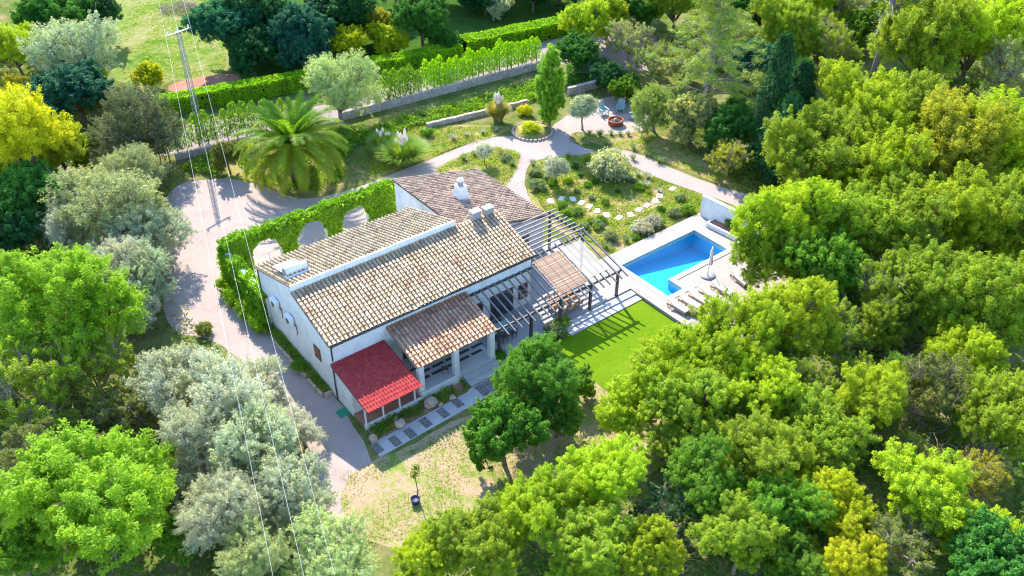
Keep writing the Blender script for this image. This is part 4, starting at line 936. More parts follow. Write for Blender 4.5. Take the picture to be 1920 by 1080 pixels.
for (a, b2, n, ph) in rows:
    A_, B_ = at(*a), at(*b2)
    for k in range(n):
        p = A_.lerp(B_, (k + .5) / n); s = random.uniform(1.15, 1.6)
        t = thing('young_cypress', f'{ordinal(k + 1)} slim young conifer from the left {ph}', 'conifer', (p.x + random.uniform(-.12, .12), p.y + random.uniform(-.15, .15) + .25, 0), random.uniform(0, 6), s, 'young conifers planted along the lane')
        c = link('crown', random.choice(YC), t); c.color = (*(C['hedge'] if 'bright' in ph else C['green']), 1); link('trunk', YT, t)

# ------------------------------------------------------------------ palm, poplar, cypress, pine, agave, pampas
p = at(558, 338); palm = thing('date_palm', 'large date palm with arching fronds beside the driveway', 'palm', (p.x, p.y, 0), 0, 1.12)
tb = MB(); tb.tube([(0, 0, -.1), (0, 0, .5), (.02, 0, 2.0), (0, 0, 3.15)], [.55, .48, .45, .62], 12)
for k in range(60):
    a = k * 2.4; z = .3 + 2.6 * k / 60; tb.bar((.42 * math.cos(a), .42 * math.sin(a), z), (.62 * math.cos(a), .62 * math.sin(a), z + .18), .16, .06)
tb.build('trunk', M['bark'], palm)
def frond(seed, ln, arch, lift):
    r = np.random.default_rng(seed); V = []; T = []; n = 58; pts = []; ang = lift; p_ = np.array([.15, 0, 0.0]); stp = ln / n
    for k in range(n + 1):
        pts.append(p_.copy()); p_ = p_ + stp * np.array([math.cos(ang), 0, math.sin(ang)]); ang -= arch / n * (1 + .8 * k / n)
    pts = np.array(pts)
    for k in range(n):
        t = k / n; w0 = .035 * (1 - t) + .006; V.append([pts[k] + [0, -w0, 0], pts[k] + [0, w0, 0], pts[k + 1] + [0, w0, 0], pts[k + 1] + [0, -w0, 0]]); T.append(.7)
        if t < .1: continue
        tg = pts[k + 1] - pts[k]; tg /= np.linalg.norm(tg); nr = np.array([-tg[2], 0, tg[0]])
        for s_ in (-1, 1):
            l = .7 * math.sin(math.pi * min(1, .12 + t * .86)) ** .55 * r.uniform(.85, 1.1); d = tg * .62 + np.array([0, s_ * .85, 0]) + nr * r.uniform(.05, .35); d /= np.linalg.norm(d)
            tip = pts[k] + d * l - np.array([0, 0, .3 * l]); wv = tg * .055
            V.append([pts[k] - wv, pts[k] + wv, tip + wv * .2, tip - wv * .2]); T.append(np.clip(.3 + r.normal(0, .12) + .5 * t, 0, 1))
    return quads_mesh('frond', np.array(V), M['leaf'], np.array(T))
FR = [frond(400 + i, l, a, u) for i, (l, a, u) in enumerate(((4.8, .7, 1.42), (5.4, 1.15, 1.22), (5.7, 1.4, .98), (5.7, 1.55, .68), (5.2, 1.4, .3)))]
for k in range(84):
    lv = min(4, int(k / 84 * 5 + random.uniform(-.3, .3))); lv = max(0, lv)
    o = link('frond', FR[lv], palm, (0, 0, 3.15), k * 2.39996 + random.uniform(-.1, .1), random.uniform(.9, 1.08)); o.rotation_euler[0] = random.uniform(-.25, .25)
    o.color = (C['palm'][0] * (1 + .25 * lv), C['palm'][1] * (1 + .06 * lv), C['palm'][2], 1)
dt = MB()
for k in range(140):
    a = random.uniform(-1.9, -.6); q = random.uniform(.4, 1.1); dt.blob((q * math.cos(a), q * math.sin(a), 3.2 + random.uniform(-.3, .25)), .07, k, 6, 4, 0, 1)
M['dates'] = mat('orange_dates', (.55, .22, .03), .6); dt.build('date_clusters', M['dates'], palm)

def spire(name, label, cat, base_px, h, rr, n, ln, wd, color, mt='leaf', prof=None, base=.06, seed=1, trunk_r=.14, bark='bark'):
    p = at(*base_px); t = thing(name, label, cat, (p.x, p.y, 0), random.uniform(0, 6))
    c = link('crown', cone_tree(seed, h, rr, n, ln, wd, M[mt], base, 'crown', prof), t); c.color = (*C[color], 1)
    MB().tube([(0, 0, -.2), (0, 0, h * .3), (0.03, 0, h * .75)], [trunk_r * 1.3, trunk_r, trunk_r * .3], 8).build('trunk', M[bark], t)
fat = lambda t: np.clip(np.sin(np.pi * np.clip(t * .93 + .04, 0, 1)) ** .55, .05, 1)
p = at(1030, 238); t = thing('poplar_tree', 'slender light green poplar standing at the round planter', 'tree', (p.x, p.y, 0))
lb = [((.12 * math.sin(k * 2.1), .12 * math.cos(k * 1.7), 1.6 + k * 1.05), (q, q, 1.05)) for k, q in enumerate((.95, 1.35, 1.5, 1.5, 1.35, 1.1, .75))]
me, cs = lobes_crown(77, lb, .4, (.4, .8), 60, .17, .1, M['leaf'], 'crown', inner=.2, holes=.2, under=-2, spray=dict(fat=.34, upd=.7))
link('crown', me, t).color = (*C['poplar'], 1)
MB().tube([(0, 0, -.2), (.03, 0, 2.5), (0, .03, 6.5)], [.17, .12, .03], 8).build('trunk', M['greybark'], t)
spire('cypress_tree', 'tall dark cypress in shade between the pine and the ash wood', 'tree', (1428, 322), 14, 1.5, 9000, .4, .13, 'cypress', seed=6, trunk_r=.2)
spire('cypress_tree', 'second dark cypress just right of the tallest one', 'tree', (1476, 300), 10.5, 1.7, 8000, .4, .13, 'cypress', seed=7, trunk_r=.2)
spire('cypress_tree', 'broad dark cypress leaning over the end of the garden path', 'tree', (1455, 352), 9.5, 1.9, 8000, .4, .14, 'dark', seed=8, trunk_r=.22, bark='greybark')

def pine(label, base_px, h, seed, color, zlow=.2, rr=4.2, nb=46, leaf_n=190, mt='greybark', lean=(.3, .2), tr=1.0, fork=False):
    r = np.random.default_rng(seed); p = at(*base_px); t = thing('pine_tree', label, 'tree', (p.x, p.y, 0)); b = MB()
    top = Vector((lean[0], lean[1], h)); tp = [Vector((0, 0, -.2)), Vector((lean[0] * .1, 0, h * .3)), Vector((lean[0] * .6, lean[1] * .4, h * .65)), top]
    b.tube(tp, [.34 * tr, .27 * tr, .17 * tr, .04], 9); cs = []; od = []
    if fork: b.tube([tp[1].lerp(tp[2], .75), tp[2] + Vector((1.0, -.9, .6)), Vector((2.0, -1.7, h * 1.02))], [.22 * tr, .17 * tr, .04], 8)
    for k in range(nb):
        u_ = zlow + (1 - zlow) * (k + r.uniform(0, 1)) / nb; a = r.uniform(0, 6.28); l = rr * (1 - ((u_ - zlow) / (1 - zlow)) ** 1.6) * r.uniform(.6, 1.1) + .4
        s_ = Vector((lean[0] * u_ * u_, lean[1] * u_ * u_, h * u_)); e = s_ + Vector((l * math.cos(a), l * math.sin(a), l * r.uniform(-.05, .35)))
        b.tube([s_, s_.lerp(e, .5) + Vector((0, 0, .12 * l)), e], [.07, .045, .015], 5, False)
        for q in range(5):
            f = r.uniform(.35, 1.05); c = s_.lerp(e, f) + Vector(r.normal(0, .35, 3)); cs.append(np.array(c)); od.append(np.array((0, 0, 1.)))
            b.tube([s_.lerp(e, f * .85), c], [.025, .01], 4, False)
    P, Nn, T = clump_leaves(cs, r.uniform(.35, .7, len(cs)), leaf_n / 2, .3, .05, r, od, .6, .2)
    c = link('crown', quads_mesh('crown', leaves(P, Nn, .32, .055, r), M['silver'], T), t); c.color = (*C[color], 1); b.build('trunk', M[mt], t)
pine('tall airy pine with bare grey trunk behind the fire pit', (1318, 232), 15.5, 11, 'pine', .16, 6.2, 95, 170, tr=1.35)
pine('thin half bare pine with forked grey trunk at the upper right', (1632, 170), 15.5, 12, 'oliveg', .5, 6, 44, 16, tr=1.6, fork=True)
p = at(1095, 142); ag = thing('agave_plant', 'large blue-green agave rosette on the bank behind the fire pit', 'agave', (p.x, p.y, 0))
def agave_leaf(ln):
    V = []; n = 7
    for k in range(n):
        pts = []
        for q in (k / n, (k + 1) / n):
            x = ln * q; z = ln * (.75 * q - .62 * q * q); wv = .16 * math.sin(math.pi * min(1, .25 + q * .75)) ** .8 + .005; pts.append((x, z, wv))
        (x0, z0, w0), (x1, z1, w1) = pts
        V += [[(x0, 0, z0), (x0, w0, z0 + .06), (x1, w1, z1 + .06), (x1, 0, z1)], [(x0, -w0, z0 + .06), (x0, 0, z0), (x1, 0, z1), (x1, -w1, z1 + .06)]]
    return quads_mesh('blade', np.array(V, float), M['silver'], np.full(2 * n, .55))
AL = agave_leaf(2.5)
for k in range(30):
    o = link('blade', AL, ag, (0, 0, .1), k * 2.4, random.uniform(.7, 1.1)); o.rotation_euler[1] = -.15 - .7 * k / 30; o.color = (*C['agave'], 1)
def pampas(label, px, r_m, h, color, plume, np_=14, seed=1):
    p = at(*px); t = thing('pampas_grass', label, 'grass clump', (p.x, p.y, 0)); c = link('blades', tuft_mesh(seed, 2600, h * 1.2, r_m, .04, 'blades', M['leaf'], .55, 5, .38), t); c.color = (*C[color], 1)
    r = np.random.default_rng(seed); b = MB()
    for k in range(np_):
        a = r.uniform(0, 6.28); q = r_m * r.uniform(.1, .5); e = Vector((q * math.cos(a), q * math.sin(a), h * r.uniform(1.15, 1.5)))
        b.tube([(0, 0, .3), e * .6, e * .8], .012, 4, False)
        o = MB().tube([e * .78, e * .9, e], [.05, .17, .03], 7).build('plume', plume, t)
    b.build('stalks', M['straw_stalk'], t)
M['straw_stalk'] = mat('straw_stalk', (.5, .4, .25), .9); M['plume'] = mat('pampas_plume', (.74, .62, .5), .95, .05)
pampas('big round pampas grass clump with pale plumes by the garden path', (757, 305), 2.3, 2.3, 'pampas', M['plume'], 14, 21)
pampas('smaller pampas grass behind the big clump, nearer the palm', (722, 285), 1.5, 2.0, 'pampas', M['plume'], 8, 22)
pampas('straw coloured pampas grass left of the round planter', (934, 228), 1.2, 2.3, 'drygrass', M['plume'], 12, 23)

# round kerbed planter with shrubs at its middle
p = at(998, 248); rp = thing('round_planter', 'round stone kerbed planter bed below the poplar', 'planter', (p.x, p.y, 0))
for k in range(30):
    a = 2 * math.pi * k / 30; MB().bbox(-.16, .16, -.1, .1, 0, .22, .03).build('kerb_stone', M['stone'], rp, (2.1 * math.cos(a), 2.1 * math.sin(a), 0), a + 1.57)
MB().lathe([(0, .16), (2.0, .14), (2.0, 0)], n=28).build('soil', M['garden'], rp)
plant('shrub', 'shrub', 'round yellow-green shrub inside the round planter', 'shrub', (p.x - .2, p.y, .12), 1.05, C['yellow'])

# ------------------------------------------------------------------ fire pit and chairs
p = at(1154, 233); fp = thing('fire_pit', 'round rusty steel fire pit on the pale gravel circle', 'fire pit', (p.x, p.y, .008))
MB().lathe([(.72, 0), (.8, .02), (.82, .5), (.86, .52), (.86, .56), (.76, .56), (.74, .3)], n=28).build('ring', M['rust'], fp)
MB().lathe([(0, .34), (.4, .36), (.745, .3)], n=20).build('ash_bed', M['ash'], fp)
for k in range(7):
    a = k * .9 + .3; MB().tube([(.5 * math.cos(a), .5 * math.sin(a), .38), (-.2 * math.cos(a + .5), -.2 * math.sin(a + .5), .62)], .06, 6).build('log', M['wood'] if k % 2 else M['ash'], fp)
chs = MB().bar((-.28, -.3, .3), (.28, -.3, .3), .1, .03)
def adirondack():
    parts = {}
    s_ = MB()
    for k in range(5): s_.bar((-.27, -.32 + k * .13, .36 - k * .03), (.27, -.32 + k * .13, .36 - k * .03), .11, .025)
    parts['seat'] = s_.mesh('seat', M['teal']); s_ = MB()
    for k in range(5): x = -.22 + k * .11; s_.bar((x, .24, .26), (x * 1.15, .56, 1.02 - abs(k - 2) * .05), .1, .02)
    parts['backrest'] = s_.mesh('backrest', M['teal'])
    parts['armrest'] = [MB().bar((sx * .33, -.36, .56), (sx * .33, .38, .56), .12, .025).mesh('armrest', M['teal']) for sx in (-1, 1)]
    parts['leg'] = [MB().bar((sx * .3, -.34, 0), (sx * .3, -.34, .545), .04, .09).mesh('leg', M['teal']) for sx in (-1, 1)] + [MB().bar((sx * .3, -.3, .3), (sx * .3, .55, .02), .03, .1).mesh('leg', M['teal']) for sx in (-1, 1)]
    return parts
ad = adirondack()
for (x, y, lb) in ((1131, 215, 'teal wooden lounge chair left of the fire pit'), (1163, 209, 'teal wooden lounge chair directly behind the fire pit'), (1190, 224, 'teal wooden lounge chair right of the fire pit in the shade')):
    q = at(x, y); a = math.atan2(p.y - q.y, p.x - q.x) + math.pi / 2; t = thing('lounge_chair', lb, 'chair', (q.x, q.y, .008), a, 1.25, 'chairs around the fire pit')
    link('seat', ad['seat'], t); link('backrest', ad['backrest'], t)
    for l in ad['armrest']: link('armrest', l, t)
    for l in ad['leg']: link('leg', l, t)

# garden stepping stones
ss = [(1032, 378), (1053, 373), (1074, 374), (1090, 381), (1105, 388), (1120, 396), (1137, 404), (1161, 409), (1182, 403), (1198, 394), (1213, 386), (1229, 378), (1237, 368), (1261, 355)]
smesh = [MB().bbox(-.42, .42, -.27, .27, 0, .07, .02).mesh('stepping_stone', M['slab']) for _ in range(1)]
for x, y in ss:
    p = at(x, y); link('stepping_stone', smesh[0], garden, (p.x, p.y, .012), random.uniform(-.5, .5) + .6, random.uniform(.9, 1.1))

# ------------------------------------------------------------------ power line
pb = Vector((26.57, 86.41, 0)); pole = thing('utility_pole', 'steel lattice utility pole rising behind the lane hedge', 'utility pole', pb, .3)
b = MB(); hh = 12.0; w0, w1 = .28, .13
def cr(sx, sy, t): q = w0 + (w1 - w0) * t; return (sx * q, sy * q, hh * t)
for sx in (-1, 1):
    for sy in (-1, 1): b.bar(cr(sx, sy, -.01), cr(sx, sy, 1), .06, .06)
b.build('legs', M['steel'], pole); b = MB()
for k in range(22):
    t0, t1 = k / 22, (k + 1) / 22
    for (a, c) in (((-1, -1), (1, -1)), ((1, -1), (1, 1)), ((1, 1), (-1, 1)), ((-1, 1), (-1, -1))):
        e = (a, c) if k % 2 else (c, a); b.bar(cr(*e[0], t0), cr(*e[1], t1), .03, .03)
b.build('lattice', M['steel'], pole)
MB().bar((-1.3, 0, 11.9), (1.3, 0, 11.9), .1, .12).build('crossarm', M['steel'], pole)
for xx in (-1.2, 0, 1.2): MB().lathe([(.03, 0), (.09, .04), (.05, .1), (.1, .16), (.05, .22), (.08, .3), (0, .34)], (xx, 0, 11.97 + (.1 if xx == 0 else 0)), 8).build('insulator', M['white'], pole)
dirw = (Vector((7.39, 23.6, 0)) - Vector((26.57, 86.41, 0))).normalized(); perp = Vector((-dirw.y, dirw.x, 0))
for k, (off, lb) in enumerate(((-1.2, 'leftmost overhead wire of the power line'), (0, 'middle overhead wire of the power line'), (1.2, 'rightmost overhead wire of the power line'))):
    pts = []
    for q in range(-24, 49):
        s_ = q * 2.0; sag = (.9 * ((s_ - 40) / 40) ** 2 - .9) if s_ >= 0 else (.9 * ((s_ + 40) / 40) ** 2 - .9); v = pb + dirw * s_ + perp * off; pts.append((v.x, v.y, 12.28 + sag * .5))
    tag(MB().tube(pts, .007, 5).build('overhead_wire', M['wire']), lb, 'wire', 'overhead wires of the power line')

# ------------------------------------------------------------------ trees: kind, crown centre px, radius px, colour, label
TREES = [
 # left side
 ('ash', 187, 915, 168, 'vivid', 'big bright lime tree at the lower left, tallest of the left foreground'),
 ('ash', 15, 1000, 95, 'green', 'green tree cut by the left edge in the lower left corner'),
 ('ash', 330, 1010, 50, 'green', 'small green tree at the right foot of the big lime tree'),
 ('ash', 95, 560, 135, 'vivid', 'broad bright green tree at the left edge halfway up the photo'),
 ('scrub', 60, 720, 95, 'ash', 'scrubby green tree with bare twigs at the left edge below the broad bright tree'),
 ('scrub', 170, 690, 75, 'ash', 'scrubby tree with bare twigs left of the lower olives'),
 ('scrub', 50, 850, 80, 'scrub', 'twiggy dull green tree at the left edge beside the big lime tree'),
 ('scrub', 240, 770, 55, 'scrub', 'thin twiggy tree between the big lime tree and the lower olives'),
 ('olive', 205, 385, 100, 'oliveg', 'large grey-green olive in the middle of the group left of the driveway'),
 ('olive', 245, 320, 62, 'oliveg', 'topmost olive of the group left of the driveway'),
 ('olive', 268, 432, 78, 'olive', 'grey-green olive leaning over the driveway edge at mid left'),
 ('olive', 130, 420, 65, 'sage', 'pale olive on the left flank of the mid left group'),
 ('olive', 270, 512, 60, 'olive', 'olive beside the driveway just above its dark shade patch'),
 ('olive', 200, 500, 70, 'sage', 'pale olive behind the broad bright green tree'),
 ('olive', 255, 585, 42, 'grey', 'small fluffy silver olive between the broad bright tree and driveway'),
 ('olive', 345, 712, 80, 'olive', 'large silvery olive left of the villa across the driveway'),
 ('olive', 430, 740, 95, 'sage', 'pale silvery olive opposite the shuttered window'),
 ('olive', 488, 722, 55, 'sage', 'olive at the driveway edge nearest the villa wall'),
 ('olive', 370, 830, 85, 'olive', 'silvery olive beside the dark gap at lower left'),
 ('olive', 490, 840, 90, 'olive', 'silvery olive in the middle of the lower driveway group'),
 ('olive', 565, 800, 42, 'sage', 'small pale olive at the lower driveway edge'),
 ('olive', 420, 950, 90, 'olive', 'grey olive right of the big lime tree'),
 ('olive', 540, 930, 82, 'olive', 'grey olive beside the narrow end of the driveway'),
 ('olive', 470, 1050, 85, 'oliveg', 'olive at the bottom edge right of the big lime tree'),
 ('olive', 620, 1050, 90, 'oliveg', 'olive at the bottom edge where the driveway ends'),
 ('ash', 45, 240, 110, 'yellow', 'yellow-green tree at the left edge in the upper quarter'),
 ('ash', 110, 285, 55, 'amber', 'golden green tree right of the yellow-green tree at the upper left'),
 ('dense', 40, 370, 85, 'deep', 'deep green tree at the left edge below the yellow-green tree'),
 ('dense', 15, 440, 60, 'dark', 'dark green tree at the left edge behind the broad bright tree'),
 ('ash', 25, 85, 55, 'lime', 'bright green tree near the upper left corner'),
 ('dense', 95, 25, 70, 'deep', 'dark tree at the top edge near the left corner'),
 ('dense', 175, 20, 50, 'dark', 'dark tree at the top edge behind the grey tree'),
 ('olive', 145, 95, 78, 'olive', 'tall grey-silver tree at the upper left'),
 ('dense', 140, 165, 62, 'teal', 'dark bluish tree right below the tall grey-silver tree'),
 ('olive', 245, 228, 88, 'holm', 'dark grey-green holm oak left of the utility pole'),
 ('dense', 278, 135, 30, 'yellow', 'small yellow-green tree between the holm oak and the meadow'),
 ('dense', 160, 275, 38, 'ash', 'small light green tree left of the holm oak'),
 # top middle
 ('dense', 420, 45, 60, 'teal', 'dark tree at the top, left end of the shaded wood'),
 ('dense', 490, 20, 65, 'dark', 'dark tree at the top edge above the tilled plot'),
 ('dense', 560, 50, 60, 'teal', 'bluish dark tree in the middle of the shaded wood'),
 ('dense', 630, 15, 60, 'dark', 'dark tree at the top edge above the citrus trees'),
 ('dense', 470, 90, 45, 'dark', 'low dark tree at the front of the shaded wood'),
 ('dense', 570, 95, 40, 'teal', 'dark bluish low tree in front of the shaded wood near the hedge'),
 ('dense', 655, 78, 36, 'yellow', 'yellow-green citrus tree, left of the pair behind the hedge'),
 ('dense', 728, 66, 32, 'yellow', 'yellow citrus tree, right of the pair behind the hedge'),
 ('dense', 700, 35, 34, 'gold', 'brownish green tree behind the citrus pair'),
 ('dense', 790, 25, 52, 'deep', 'deep green tree at the top left of the blue shaded field'),
 ('dense', 836, 70, 28, 'deep', 'small round deep green tree at the hedge end'),
 ('dense', 935, 8, 26, 'sage', 'small bluish domed tree in the shaded field at the top'),
 ('dense', 1000, -25, 40, 'dark', 'dark tree at the top edge over the shaded field'),
 ('dense', 910, -20, 40, 'dark', 'dark tree at the top edge left of the blue shaded shrub'),
 ('olive', 632, 160, 78, 'oliveg', 'round soft olive tree overhanging the lane behind the palm'),
 ('dense', 425, 290, 30, 'scrub', 'round olive-green bush left of the palm'),
 ('ash', 1105, 40, 48, 'lime', 'lime green tree at the right end of the far hedge'),
 ('dense', 1140, 20, 45, 'lime', 'bright tree at the top edge beyond the hedge end'),
 ('dense', 1080, 95, 38, 'deep', 'dark green tree behind the poplar'),
 ('scrub', 1180, 70, 48, 'oliveg', 'thin grey-green tree behind the agave'),
 ('dense', 1145, 140, 30, 'dark', 'dark bush right of the agave'),
 ('dense', 1165, 165, 26, 'green', 'low green bush behind the fire pit chairs'),
 ('dense', 860, -75, 60, 'dark', 'dark tree beyond the shaded field at the top, leftmost'),
 ('dense', 960, -95, 65, 'dark', 'dark tree beyond the shaded field at the top, second from left'),
 ('dense', 1050, -70, 60, 'deep', 'dark tree beyond the shaded field at the top, third from left'),
 ('dense', 1140, -60, 60, 'deep', 'dark tree beyond the shaded field at the top, rightmost'),
 ('dense', 740, -60, 60, 'dark', 'dark tree beyond the top edge above the citrus pair'),
 ('dense', 1200, 5, 45, 'deep', 'deep green tree at the top edge right of the hedge end'),
 ('ash', 1270, -5, 60, 'ash', 'green tree at the top edge behind the tall pine, left of its trunk'),
 ('scrub', 1345, -20, 60, 'oliveg', 'pale tree at the top edge right behind the tall pine'),
 ('dense', 1420, 10, 50, 'deep', 'deep green tree at the top edge above the cypresses'),
 ('ash', 1540, -10, 60, 'lime', 'bright tree at the top edge left of the forked pine'),
 ('dense', 1660, -60, 50, 'green', 'green tree at the top edge behind the forked pine'),
 ('ash', 1900, 10, 75, 'ash', 'green tree filling the top right corner'),
 ('scrub', 1225, 110, 42, 'pine', 'yellowish airy tree between the agave and the tall pine'),
 ('scrub', 1585, 5, 62, 'oliveg', 'pale twiggy tree at the top edge just left of the forked trunk'),
 ('ash', 1690, -5, 62, 'ash', 'green tree at the top edge just right of the forked trunk'),
 ('dense', 1620, 50, 42, 'green', 'low green tree behind the forked trunk'),
 # pine surroundings
 ('olive', 1230, 200, 48, 'pine', 'yellow-green shrub tree at the foot of the tall pine, fire pit side'),
 ('dense', 1300, 215, 45, 'oliveg', 'bushy undergrowth tree at the foot of the tall pine'),
 ('scrub', 1360, 60, 65, 'pine', 'pale twiggy tree right of the tall pine'),
 ('dense', 1380, 230, 50, 'deep', 'dark shaded tree between the tall pine and the cypresses'),
 ('dense', 1450, 290, 45, 'dark', 'dark shaded tree at the foot of the cypresses'),
 ('scrub', 1370, 290, 38, 'gold', 'dry golden scrub bush above the garden path'),
 ('dense', 1410, 110, 50, 'teal', 'dark bluish tree behind the cypresses'),
 ('ash', 1480, 40, 70, 'ash', 'green tree at the top edge right of the cypresses'),
 ('scrub', 1550, 75, 60, 'ash', 'open twiggy tree left of the forked pine'),
 # right wood
 ('ash', 1745, 75, 100, 'ash', 'large green tree at the top edge right of the forked pine'),
 ('ash', 1830, 60, 100, 'lime', 'large bright tree at the top edge near the right corner'),
 ('scrub', 1900, 130, 80, 'oliveg', 'grey-green open tree at the right edge near the top'),
 ('ash', 1605, 215, 100, 'lime', 'bright tree below the forked pine'),
 ('ash', 1700, 200, 80, 'ash', 'green tree right of the bright one below the forked pine'),
 ('ash', 1545, 290, 95, 'ash', 'green tree right of the dark cypresses'),
 ('ash', 1650, 310, 100, 'lime', 'bright tree in the upper middle of the right wood'),
 ('ash', 1790, 260, 105, 'amber', 'golden tinged tree in the upper right wood'),
 ('ash', 1890, 260, 95, 'lime', 'bright tree at the right edge in the upper right wood'),
 ('ash', 1490, 410, 95, 'lime', 'bright tree overhanging the end of the white garden wall'),
 ('ash', 1580, 410, 90, 'ash', 'green tree behind the one at the white garden wall'),
 ('ash', 1690, 420, 95, 'ash', 'green tree in the centre of the right wood'),
 ('ash', 1800, 400, 100, 'lime', 'bright tree left of the right edge, level with the pool'),
 ('ash', 1905, 400, 85, 'ash', 'green tree at the right edge, level with the pool'),
 ('ash', 1450, 480, 65, 'ash', 'tree overhanging the far lounger beside the pool deck'),
 ('dense', 1550, 490, 75, 'green', 'darker green tree right of the pool deck'),
 ('scrub', 1650, 530, 70, 'ash', 'open tree above the gap with pale ground in the right wood'),
 ('ash', 1760, 530, 85, 'ash', 'green tree right of the pale gap in the right wood'),
 ('ash', 1880, 560, 110, 'ash', 'large soft green tree at the right edge halfway up'),
 ('ash', 1490, 590, 88, 'lime', 'bright tree just below the far lounger'),
 ('ash', 1395, 640, 90, 'lime', 'bright tree below the row of sun loungers'),
 ('ash', 1300, 655, 75, 'lime', 'bright tree covering the lower corner of the pool deck'),
 ('ash', 1225, 720, 75, 'lime', 'bright tree beside the lower end of the lawn'),
 ('scrub', 1580, 620, 65, 'ash', 'open tree left of the pale gap in the right wood'),
 ('ash', 1310, 760, 85, 'ash', 'green tree in the middle of the lower right wood, below the loungers'),
 ('ash', 1420, 740, 85, 'lime', 'bright tree right of the green one below the loungers'),
 ('scrub', 1510, 720, 60, 'ash', 'open twiggy tree beside the dark hollow in the lower right wood'),
 ('ash', 1640, 745, 78, 'lime', 'lime green tree right of the dark hollow'),
 ('scrub', 1745, 720, 75, 'scrub', 'dry twiggy tree in the right wood below the soft green tree'),
 ('ash', 1810, 660, 70, 'lime', 'bright tree between the dry twiggy tree and the right edge'),
 ('ash', 1890, 790, 85, 'ash', 'green tree at the right edge in the lower half'),
 ('ash', 1530, 820, 78, 'ash', 'green tree above the yellow tree in the lower right'),
 ('ash', 1420, 850, 85, 'ash', 'green tree left above the yellow tree in the lower right'),
 ('scrub', 1250, 830, 55, 'ash', 'thin tree on the edge of the dry grass right of the dark citrus'),
 ('ash', 1320, 890, 80, 'green', 'deeper green tree in the bottom middle of the right wood'),
 ('ash', 1580, 950, 68, 'yellow', 'bright yellow tree at the lower right, upper of two'),
 ('ash', 1600, 1045, 68, 'yellow', 'bright yellow tree at the bottom edge, lower of two'),
 ('ash', 1735, 920, 90, 'lime', 'bright tree right of the yellow trees'),
 ('scrub', 1690, 1010, 70, 'scrub', 'dull scrub tree at the bottom edge right of the yellow trees'),
 ('scrub', 1830, 880, 60, 'gold', 'brownish twiggy tree near the right edge at the lower right'),
 ('dense', 1870, 1050, 80, 'deep', 'deep green conifer-like tree in the lower right corner'),
 ('ash', 1470, 940, 75, 'green', 'deeper green tree left of the yellow trees'),
 ('ash', 1390, 1010, 80, 'ash', 'green tree at the bottom edge left of the yellow trees'),
 ('ash', 1490, 1050, 60, 'green', 'small green tree at the bottom edge touching the yellow trees'),
 ('scrub', 1255, 960, 65, 'dark', 'dark thicket tree with pale bare twigs at the bottom middle'),
 ('ash', 1130, 900, 85, 'lime', 'bright airy tree below the dark citrus tree'),
 ('ash', 1010, 950, 85, 'lime', 'bright tree at the bottom middle below the dry grass'),
 ('ash', 1110, 1020, 85, 'ash', 'green tree at the bottom edge in the middle'),
 ('ash', 910, 1020, 85, 'ash', 'green tree at the bottom edge right of the dry grass tip'),
 ('ash', 795, 1040, 60, 'lime', 'small bright tree at the bottom edge below the sapling'),
 # dark citrus by the porch
 ('ash', 1185, 760, 58, 'lime', 'bright tree at the lower tip of the lawn'),
 ('ash', 1250, 670, 48, 'lime', 'small bright tree at the lawn side corner of the pool deck'),
 ('ash', 1045, 768, 52, 'citrus', 'dark glossy tree, rightmost of the three on the dry grass'),
 ('ash', 1005, 705, 80, 'citrus', 'dark glossy tree in front of the terrace corner'),
 ('dense', 945, 800, 76, 'citrus', 'dark glossy tree on the dry grass, nearest the porch steps'),
 ('dense', 1085, 718, 30, 'green', 'small round green tree beside the lawn edge'),
]
GRP = {'ash': 'broadleaf trees of the wood', 'scrub': 'twiggy trees of the wood', 'olive': 'olive trees', 'dense': 'dense leafy trees'}
NM = {'ash': 'ash_tree', 'scrub': 'twiggy_tree', 'olive': 'olive_tree', 'dense': 'leafy_tree'}
for k, (kind, x, y, r_, c, lb) in enumerate(TREES):
    tree_px(kind, x, y, r_ * 1.1, c, lb, NM[kind], 'tree', GRP[kind], zs=random.uniform(.9, 1.08), var=k % len(KIND[kind]))
# garden olives
for (x, y, r_m, c, lb) in ((1092, 243, 1.7, 'olive', 'small olive tree left of the fire pit'), (908, 307, 1.0, 'sage', 'little olive tree in the bed behind the wing roof'), (1042, 345, 1.25, 'olive', 'little olive tree in the garden bed right of the wing roof')):
    p = at(x, y); plant('sapling_olive', 'young_olive', lb, 'tree', (p.x, p.y, .01), r_m, C[c], 'young olives in the garden')
